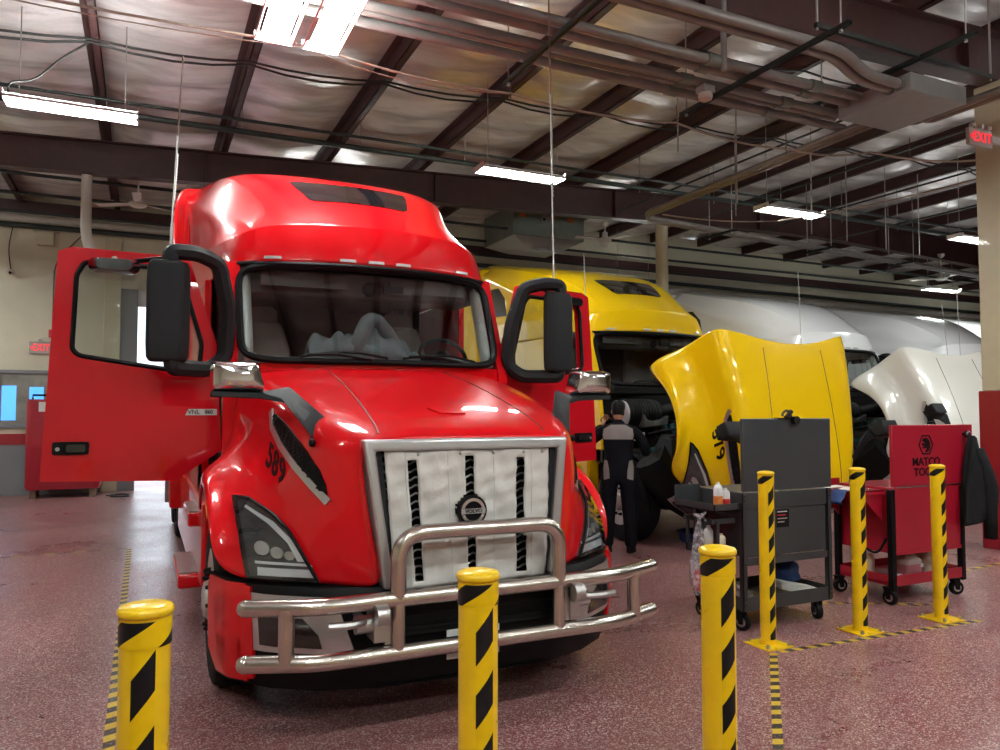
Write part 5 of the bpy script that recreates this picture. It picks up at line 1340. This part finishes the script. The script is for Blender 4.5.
for y, z, sag in ((9.25, 5.60, .05), (9.33, 5.60, .09), (7.1, 5.62, .06)):
    pts = []
    for i in range(-4, 16):
        xa, xb = PX[i+4], PX[i+5] if i+5 < len(PX) else PX[-1]
        for f in (0, .25, .5, .75): pts.append((xa+(xb-xa)*f, y, roofz(xa+(xb-xa)*f) - .05 - sag*4*f*(1-f)))
    pipe('cable', pts, .014, 'cable', 'sagging black cable strung under the purlins', 'cable', 'black cables under the roof', n=6)
for x in (8.6, 10.5, 12.4, 14.6): pipe('branch_pipe', [(x, 6.2, 5.62), (x, 12.6, 5.66)], .018, 'pipe', 'thin dark branch pipe among the roof purlins', 'pipe', 'thin branch pipes under the roof', n=8)
for x, y, zt, zb in ((7.6, 8.2, 6.1, 4.6), (8.5, 9.2, 6.15, 4.75), (10.6, 9.6, 6.25, 4.75), (11.6, 9.7, 6.3, 4.75), (12.9, 9.9, 6.35, 4.75), (14.0, 10.0, 6.4, 4.75), (6.4, 8.0, 6.05, 5.1)):
    pipe('hanging_rod', [(x, y, zt), (x, y, zb)], .010, 'wire', 'thin steel hanging rod dropping from the purlins', 'rod', 'thin hanging rods', n=6)
# strings looped from hook to hook
def cat_(pts, r, mat, name, label, sag=.05, cat='string', group=None):
    out = []
    for a, b in zip(pts, pts[1:]):
        a, b = V(a), V(b)
        for k in range(8): f = k/8; p = a.lerp(b, f); p.z -= sag*4*f*(1-f); out.append(p)
    out.append(V(pts[-1])); return pipe(name, out, r, mat, label, cat, group, n=6)
cat_([(-2.9, 6.85, 4.98), (1.27, 6.85, 4.98), (3.35, 6.85, 4.90), (5.35, 6.72, 4.88), (7.10, 6.75, 4.85), (8.1, 6.4, 4.85), (9.25, 5.75, 4.72)], .012, 'string', 'pull_string', 'pale string looped from hook to hook across the roof', .06)
cat_([(-2.9, 6.95, 5.02), (1.25, 6.9, 4.97), (3.32, 6.9, 4.92)], .006, 'string', 'pull_string', 'thinner pale string beside the looped one over the red truck', .10)
cat_([(6.9, 9.0, 4.55), (8.9, 8.7, 4.60), (9.4, 5.9, 4.55)], .010, 'string', 'pull_string', 'pinkish cord slanting down to the cream column', .05)
for k, (x, y, z) in enumerate(((3.34, 6.85, 4.92), (5.36, 6.72, 4.92), (7.05, 6.75, 4.88), (8.55, 6.2, 4.88))):
    tag(obj('spring_hook', MB().tube([(x+.012*math.cos(2.4*i), y+.012*math.sin(2.4*i), z+.06-.012*i) for i in range(14)], .006, 6).cyl((x, y, z+.05), (x, y, z+.16), .006, n=6), 'brown'), ('coiled hook on the strut end above the purlin', 'coiled hook under the sensor strut', 'coiled hook hanging below the junction box', 'round coiled hook beside the exit sign')[k], 'hook')
# ceiling fans
def fan(x, y, zt, zb, label, rot):
    t = thing('ceiling_fan', label, 'fan', (x, y, zb))
    obj('canopy', MB().lathe([(.09, zt), (.085, zt-.05), (.04, zt-.09), (.015, zt-.10)], (x, y, 0), 'z', 18), 'fanm', t, smooth=50)
    obj('downrod', MB().cyl((x, y, zt-.08), (x, y, zb+.08), .014, n=8), 'fanm', t)
    obj('motor', MB().lathe([(.02, zb+.16), (.055, zb+.14), (.06, zb+.04), (.13, zb), (.14, zb-.04), (.09, zb-.075), (.002, zb-.08)], (x, y, 0), 'z', 22), 'fanm', t, smooth=50)
    for k in range(3):
        T = Matrix.Translation((x, y, zb-.02)) @ Matrix.Rotation(rot + 2*PI*k/3, 4, 'Z') @ Matrix.Rotation(.16, 4, 'X')
        obj('blade', MB().prism([(.12, -.03), (.30, -.06), (.70, -.065), (.72, .06), (.30, .06), (.12, .03)], (0, 0, 0), (1, 0, 0), (0, 1, 0), (0, 0, 1), .006).xf(T), 'fanm', t)
fan(-.16, 13.5, 5.56, 5.02, 'white ceiling fan beneath the brown beam above the red open door', .5)
fan(8.83, 13.5, 5.66, 5.30, 'cream ceiling fan between the grey duct heater and the cream column', 1.0)
fan(18.9, 12.9, 5.75, 5.12, 'white ceiling fan above the white truck roofs near the exit-sign column', .2)
# duct heater behind the beam
t = thing('unit_heater', 'grey green duct heater hung behind the brown beam above the yellow roof', 'heater', (7.75, 14.6, 5.05))
obj('casing', MB().box(6.9, 14.0, 5.32, 8.62, 15.5, 5.98), 'heater', t, bevel=.01)
obj('hood', MB().ring([[(6.92, 14.02, 5.32), (8.60, 14.02, 5.32), (8.60, 15.48, 5.32), (6.92, 15.48, 5.32)], [(7.35, 14.3, 5.16), (8.3, 14.3, 5.16), (8.3, 15.2, 5.16), (7.35, 15.2, 5.16)]]), 'silver', t)
obj('louver', MB().box(7.5, 14.3, 5.10, 8.3, 14.34, 5.17), 'alu', t)
pnl = obj('control_panel', MB().box(7.55, 13.985, 5.62, 7.85, 14.0, 5.80), 'box', t); obj('dial', MB().cyl((7.62, 13.97, 5.70), (7.62, 13.99, 5.70), .03, n=12), 'black', pnl)
for x in (7.05, 8.2): obj('warning_tag', MB().box(x, 13.99, 5.70, x+.14, 14.0, 5.80), 'orangecan', t)
obj('flex_wire', MB().tube(fillet([(7.9, 13.98, 5.72), (7.75, 13.9, 5.85), (7.6, 13.2, 5.95)], .1), .010, 6), 'redcan', t)
# exit signs
def exit_sign(c, ex, w, h, label, arrow=True):
    t = thing('exit_sign', label, 'exit sign', c)
    c, ex = V(c), V(ex).normalized(); ez = V((0, 0, 1)); en = ex.cross(ez)   # towards the viewer
    m = MB().ring([[c + ex*a + ez*b + en*o for a, b in rrect(w, h, .012)] for o in (-.04, .0)])
    obj('housing', m, 'exitbox', t, smooth=0)
    obj('letters', text_mb('EXIT', h*.80, c + ex*w*.07 + en*.003, ex, ez, .004, .001, sx=min(1.0, .72*w/(h*1.75)), gap=1.22), 'exitred', t, smooth=0)
    p = c - ex*w*.40 + en*.002
    obj('arrow', MB().prism([(-.022, 0), (.012, .034), (.012, -.034)], p, ex, ez, en, .003), 'exitred', t, smooth=0)
    obj('mount', MB().box(c.x-.02, c.y-.03, c.z+h/2, c.x+.02, c.y+.03, c.z+h/2+.05), 'exitbox', t)
    return t, c, ex, en
t, c, ex, en = exit_sign((8.755, 5.45, 4.82), (1, 0, 0), .42, .20, 'red lit exit sign with arrow fixed to the cream column')
for s in (-1, 1): obj('lamp_head', MB().ell(c + ex*s*.15 + V((0, 0, .13)), (.035, .035, .03)), 'exitbox', t)
obj('side_bracket', MB().box(8.93, 5.43, 4.78, 9.13, 5.47, 4.86), 'exitbox', t)
exit_sign((-1.885, Y_BACK-.045, 2.875), (1, 0, 0), .36, .24, 'red lit exit sign on the cream wall above the window')
# things on the cream wall
t = thing('wall_speaker', 'small beige box high on the cream wall beneath the pale pipe', 'box', (-1.83, 17.2, 4.9))
obj('box', MB().box(-1.97, 17.14, 4.90, -1.69, 17.29, 5.16), 'colm', t, bevel=.01); obj('mounting_rail', MB().box(-2.05, 17.2, 5.16, -1.6, 17.29, 5.20), 'whitepipe', t)
t = thing('camera_dome', 'white dome camera hanging on its cable by the cream wall', 'camera', (-2.40, 17.1, 4.27))
obj('dome', MB().ell((-2.40, 17.18, 4.32), (.065, .065, .06)), 'fanm', t); obj('lens', MB().ell((-2.40, 17.125, 4.30), (.028, .02, .028)), 'gloss', t); obj('cable', MB().tube(fillet([(-2.40, 17.22, 4.37), (-2.46, 17.25, 4.8), (-2.38, 17.25, 5.3)], .2), .010, 6), 'cable', t)
t = thing('fire_alarm', 'small red alarm box on the wall beside the red door edge', 'alarm', (-1.66, 17.2, 3.2))
obj('box', MB().box(-1.74, 17.22, 3.08, -1.62, 17.29, 3.24), 'redcan', t, bevel=.01); obj('conduit', MB().tube(fillet([(-1.68, 17.27, 3.24), (-1.68, 17.27, 4.6), (-1.1, 17.27, 5.3)], .3), .014, 8), 'brown', t)
pipe('downpipe', [(-.86, 12.95, 5.22), (-.86, 12.95, 4.35), (-.80, 13.0, 4.1)], .075, 'fanm', 'white pipe dropping from the brown beam behind the red door', 'pipe', fil=.15)
pipe('fixture_cord', fillet([(-1.32, 8.98, 4.86), (-1.32, 8.98, 5.0), (-1.1, 8.98, 5.05), (-.85, 8.98, 5.35), (-.62, 8.98, 5.55)], .15), .012, 'cable', 'curly grey cord feeding the strip light above the red door', 'cord')
# red cabinet by the window
t = thing('parts_washer', 'red rounded metal cabinet on feet below the window, red door before it', 'cabinet', (-1.35, 17.0, 0))
prof = lambda z, k: [(-1.36+a*k, 16.75+b*k, z) for a, b in rrect(1.26, .72, .12)]
obj('tank', MB().ring([prof(.16, .96), prof(.22, 1), prof(1.80, 1), prof(1.85, .97)]), 'cartred', t, smooth=40)
for x in (-1.85, -.87): obj('foot', MB().box(x-.05, 16.45, 0, x+.05, 17.0, .16), 'brown', t)
obj('paper_label', MB().box(-1.78, 16.385, 1.62, -1.66, 16.389, 1.80), 'paper', t)
obj('lid_handle', MB().tube([(-1.9, 16.6, 1.85), (-1.9, 16.6, 1.93), (-1.6, 16.6, 1.93), (-1.6, 16.6, 1.85)], .02, 8), 'black', t)
pipe('air_hose', [(-.62, 16.3, .02), (-.4, 16.5, .02), (-.2, 16.3, .02), (-.25, 16.0, .02), (-.55, 16.1, .02)], .016, 'cable', 'grey hose coiled on the floor beside the red cabinet', 'hose', fil=.2)
# ================================================================ THE MECHANIC
def skin_body(name, verts, edges, mat, parent, levels=2, root=0):
    me = bpy.data.meshes.new(name); at = org(parent)
    me.from_pydata([tuple(V(v[0]) - at) for v in verts], edges, [])
    o = bpy.data.objects.new(name, me); COL.objects.link(o); o.parent = parent; ORG[o.name] = at
    md = o.modifiers.new('skin', 'SKIN'); md.use_smooth_shade = True
    for i, v in enumerate(verts):
        r = v[1] if isinstance(v[1], tuple) else (v[1], v[1])
        me.skin_vertices[0].data[i].radius = r
        me.skin_vertices[0].data[i].use_root = (i == root)
    sb = o.modifiers.new('sub', 'SUBSURF'); sb.levels = levels; sb.render_levels = levels
    me.materials.append(M[mat]); return o
def mechanic(x, y, yaw):
    """stands with the back to the camera, both forearms raised to the engine bay. Local frame: +F forward, +R to the right hand."""
    F = V((math.sin(yaw), math.cos(yaw), 0)); R = V((math.cos(yaw), -math.sin(yaw), 0)); B = V((x, y, 0))
    def p(r, f, z): return B + R*r + F*f + V((0, 0, z))
    t = thing('person', 'person in black work clothes with grey shoulders and cap, back turned, at the yellow truck', 'person', (x, y, 0))
    # one continuous figure: legs, trunk, neck, arms
    v = []; e = []
    def add(pt, r, par=None):
        v.append((pt, r)); i = len(v)-1
        if par is not None: e.append((par, i))
        return i
    pel = add(p(0, 0, .95), (.178, .135))
    waist = add(p(0, .01, 1.08), (.175, .13), pel)
    chest = add(p(0, .02, 1.26), (.19, .13), waist)
    sh = add(p(0, .01, 1.41), (.165, .10), chest)
    neck = add(p(0, .03, 1.49), .058, sh)
    add(p(0, .045, 1.55), .055, neck)
    for s, kn, an in ((-1, .03, 0), (1, .04, .02)):
        hip = add(p(s*.10, .0, .88), .125, pel); th = add(p(s*.12, .02, .68), .112, hip)
        k = add(p(s*.125, kn, .48), .094, th); cf = add(p(s*.13, .0, .32), .088, k); a = add(p(s*.135, -.01, .12), .078, cf)
        add(p(s*.135, -.01, .055), .072, a)
    # left arm: elbow out, hand up by the face; right arm: forearm forward, holding a rag
    for s, el, fo, wr in ((-1, (-.36, .02, 1.26), (-.33, .16, 1.36), (-.20, .25, 1.46)), (1, (.32, .06, 1.13), (.31, .20, 1.20), (.27, .36, 1.29))):
        so = add(p(s*.185, .0, 1.395), .075, sh); ua = add(p((s*.185+el[0])/2+s*.03, .01, 1.30), .066, so)
        eb = add(p(*el), .055, ua); fa = add(p(*fo), .047, eb); add(p(*wr), .036, fa)
    body = skin_body('body', v, e, 'overall', t)
    # grey yoke across the shoulders and grey side panels follow the body
    bv = bvh_of(body)
    yk = [(-.165, 1.31), (.165, 1.31), (.175, 1.36), (.165, 1.43), (.08, 1.475), (-.08, 1.475), (-.165, 1.43), (-.175, 1.36)]
    obj('shoulder_yoke', drape(yk, bv, lambda a, b: p(a, -1.0, b), F, .006, .03, .008), 'shirtg', t, smooth=80)
    for s in (-1, 1):
        obj('side_panel', drape([(s*.10, .86), (s*.165, .84), (s*.170, .98), (s*.155, 1.07), (s*.125, 1.06), (s*.105, .96)], bv, lambda a, b: p(a, -1.0, b), F, .006, .03, .008), 'shirtg', t, smooth=80)
    # shirt hem and belt
    obj('belt', MB().ring([[p(.150*math.cos(a), .11*math.sin(a), z) for a in [2*PI*i/28 for i in range(28)]] for z in (.925, .965)], cap=False), 'black', t, smooth=60, solid=.006)
    # head with face, ears, hair, cap
    hv = []
    H = p(0, .055, 1.635)
    T = Matrix.Translation(H) @ Matrix.Rotation(-yaw - .12, 4, 'Z') @ Matrix.Rotation(-.20, 4, 'X')
    prof = [(-.115, .030, .035), (-.100, .048, .055), (-.07, .060, .072), (-.03, .068, .085), (.01, .073, .094), (.05, .074, .096), (.085, .064, .082), (.108, .040, .052), (.118, .006, .008)]
    rings = []
    for z, a, b in prof:
        R_ = []
        for i in range(28):
            an = 2*PI*i/28; u, w = a*math.cos(an), b*math.sin(an)
            if w > 0:                                    # face side: chin, mouth, nose
                c = math.exp(-(u/.016)**2)
                if -.05 < z < .02: w += c*.014*(1 if z < -.01 else .6)
                if z <= -.07: w += .012*math.exp(-(u/.03)**2)
            R_.append(T @ V((u, w, z)))
        rings.append(R_)
    hd = obj('head', MB().ring(rings), 'skin', t, smooth=180, sub=1)
    for s in (-1, 1):
        obj('ear', MB().ell((0, 0, 0), (.010, .020, .030)).xf(T @ Matrix.Translation((s*.073, -.005, -.005)) @ Matrix.Rotation(.15*s, 4, 'Z')), 'skin', hd, smooth=180)
        obj('eye', MB().ell((s*.030, .083, .015), (.012, .008, .007)).xf(T), 'plate', hd, smooth=180)
        obj('eyebrow', MB().tube([T @ V((s*.015, .094, .034)), T @ V((s*.032, .092, .038)), T @ V((s*.048, .080, .034))], .004, 6), 'black', hd)
    obj('mouth', MB().tube([T @ V((-.022, .080, -.062)), T @ V((0, .088, -.063)), T @ V((.022, .080, -.062))], .004, 6), 'redtrim', hd)
    obj('hair', MB().ring([[T @ V((a*1.05*math.cos(q), b*1.05*math.sin(q)-.006, z)) for q in [PI*.98 + PI*1.04*i/16 for i in range(17)]] + [T @ V((a*.9*math.cos(q), b*.9*math.sin(q)-.004, z)) for q in [PI*.98 + PI*1.04*i/16 for i in range(16, -1, -1)]] for z, a, b in ((-.055, .062, .078), (-.03, .069, .087), (.01, .074, .096), (.045, .075, .097))]), 'black', hd, smooth=60)
    cp = obj('cap', MB().ring([[T @ V((a*math.cos(2*PI*i/28), b*math.sin(2*PI*i/28), z)) for i in range(28)] for z, a, b in ((.028, .079, .102), (.055, .080, .104), (.092, .073, .094), (.120, .050, .064), (.130, .010, .012))]), 'black', hd, smooth=180)
    obj('cap_brim', MB().prism([(-.070, .06), (-.062, .115), (-.03, .160), (.03, .160), (.062, .115), (.070, .06), (.03, .09), (-.03, .09)], (0, 0, 0), (1, 0, 0), (0, 1, -.10), (0, 0, 1), .007).xf(T @ Matrix.Translation((0, 0, .034))), 'black', hd, bevel=.002)
    obj('cap_button', MB().ell((0, 0, .131), (.008, .008, .005)).xf(T), 'black', hd)
    # collar
    obj('collar', MB().ring([[p(.068*math.cos(a), .03+.066*math.sin(a), z) for a in [2*PI*i/24 for i in range(24)]] for z in (1.455, 1.515)], cap=False), 'overall', t, smooth=60, solid=.008)
    # hands: palm, five unequal bent fingers
    def hand(name, W, d, n, side):
        d, n = V(d).normalized(), V(n).normalized(); q = d.cross(n).normalized()*side; W = V(W)
        hvv = []; he = []
        def ad(pt, r, par=None):
            hvv.append((pt, r)); i = len(hvv)-1
            if par is not None: he.append((par, i))
            return i
        w0 = ad(W, .027); pm_ = ad(W + d*.045, (.036, .018), w0); kn = ad(W + d*.085, (.038, .016), pm_)
        h = skin_body(name, hvv, he, 'skin', t, 2)
        for k, (o, l) in enumerate(((-.030, .072), (-.010, .080), (.010, .074), (.029, .058))):
            b = W + d*.080 + q*o; fv = [(b, .0095), (b + d*l*.45 - n*l*.16, .009), (b + d*l*.70 - n*l*.48, .0085), (b + d*l*.72 - n*l*.85, .0075)]
            f = skin_body('finger', fv, [(0, 1), (1, 2), (2, 3)], 'skin', h, 1)
        b = W + d*.035 - q*.028
        skin_body('thumb', [(b, .012), (b + d*.028 - q*.022 - n*.012, .011), (b + d*.055 - q*.020 - n*.030, .0095)], [(0, 1), (1, 2)], 'skin', h, 1)
        return h
    hand('hand', p(-.20, .25, 1.46), R*.35 + F*.25 + V((0, 0, .9)), F*.8 - R*.3, -1)
    hand('hand', p(.27, .36, 1.29), F*.9 + V((0, 0, .25)) - R*.1, V((0, 0, 1)) + R*.1, 1)
    # boots
    for s in (-1, 1):
        c = p(s*.135, .05, 0)
        TB = Matrix.Translation(c) @ Matrix.Rotation(-yaw - s*.12, 4, 'Z')
        bt = obj('boot', MB().ring([[TB @ V((wd*math.cos(2*PI*i/18), yo + ln*math.sin(2*PI*i/18), z)) for i in range(18)] for z, wd, ln, yo in ((.022, .052, .145, .02), (.05, .054, .146, .02), (.085, .048, .115, -.005), (.12, .046, .065, -.045), (.16, .050, .058, -.055))]), 'black', t, smooth=60)
        obj('sole', MB().ring([[TB @ V((.055*math.cos(2*PI*i/18), .02 + .149*math.sin(2*PI*i/18), z)) for i in range(18)] for z in (0, .024)]), 'rubber', bt)
    return t, p
MECH, mp = mechanic(5.035, 7.44, math.radians(36))
tag(obj('paper_slip', MB().ring([[mp(.24 + a, .44 + .3*b, 1.325 + b) for a, b in rrect(.13, .10, .004)], [mp(.24 + a, .443 + .3*b, 1.325 + b) for a, b in rrect(.13, .10, .004)]]), 'paper', smooth=0), 'small white and red slip in the hand of the mechanic', 'paper')
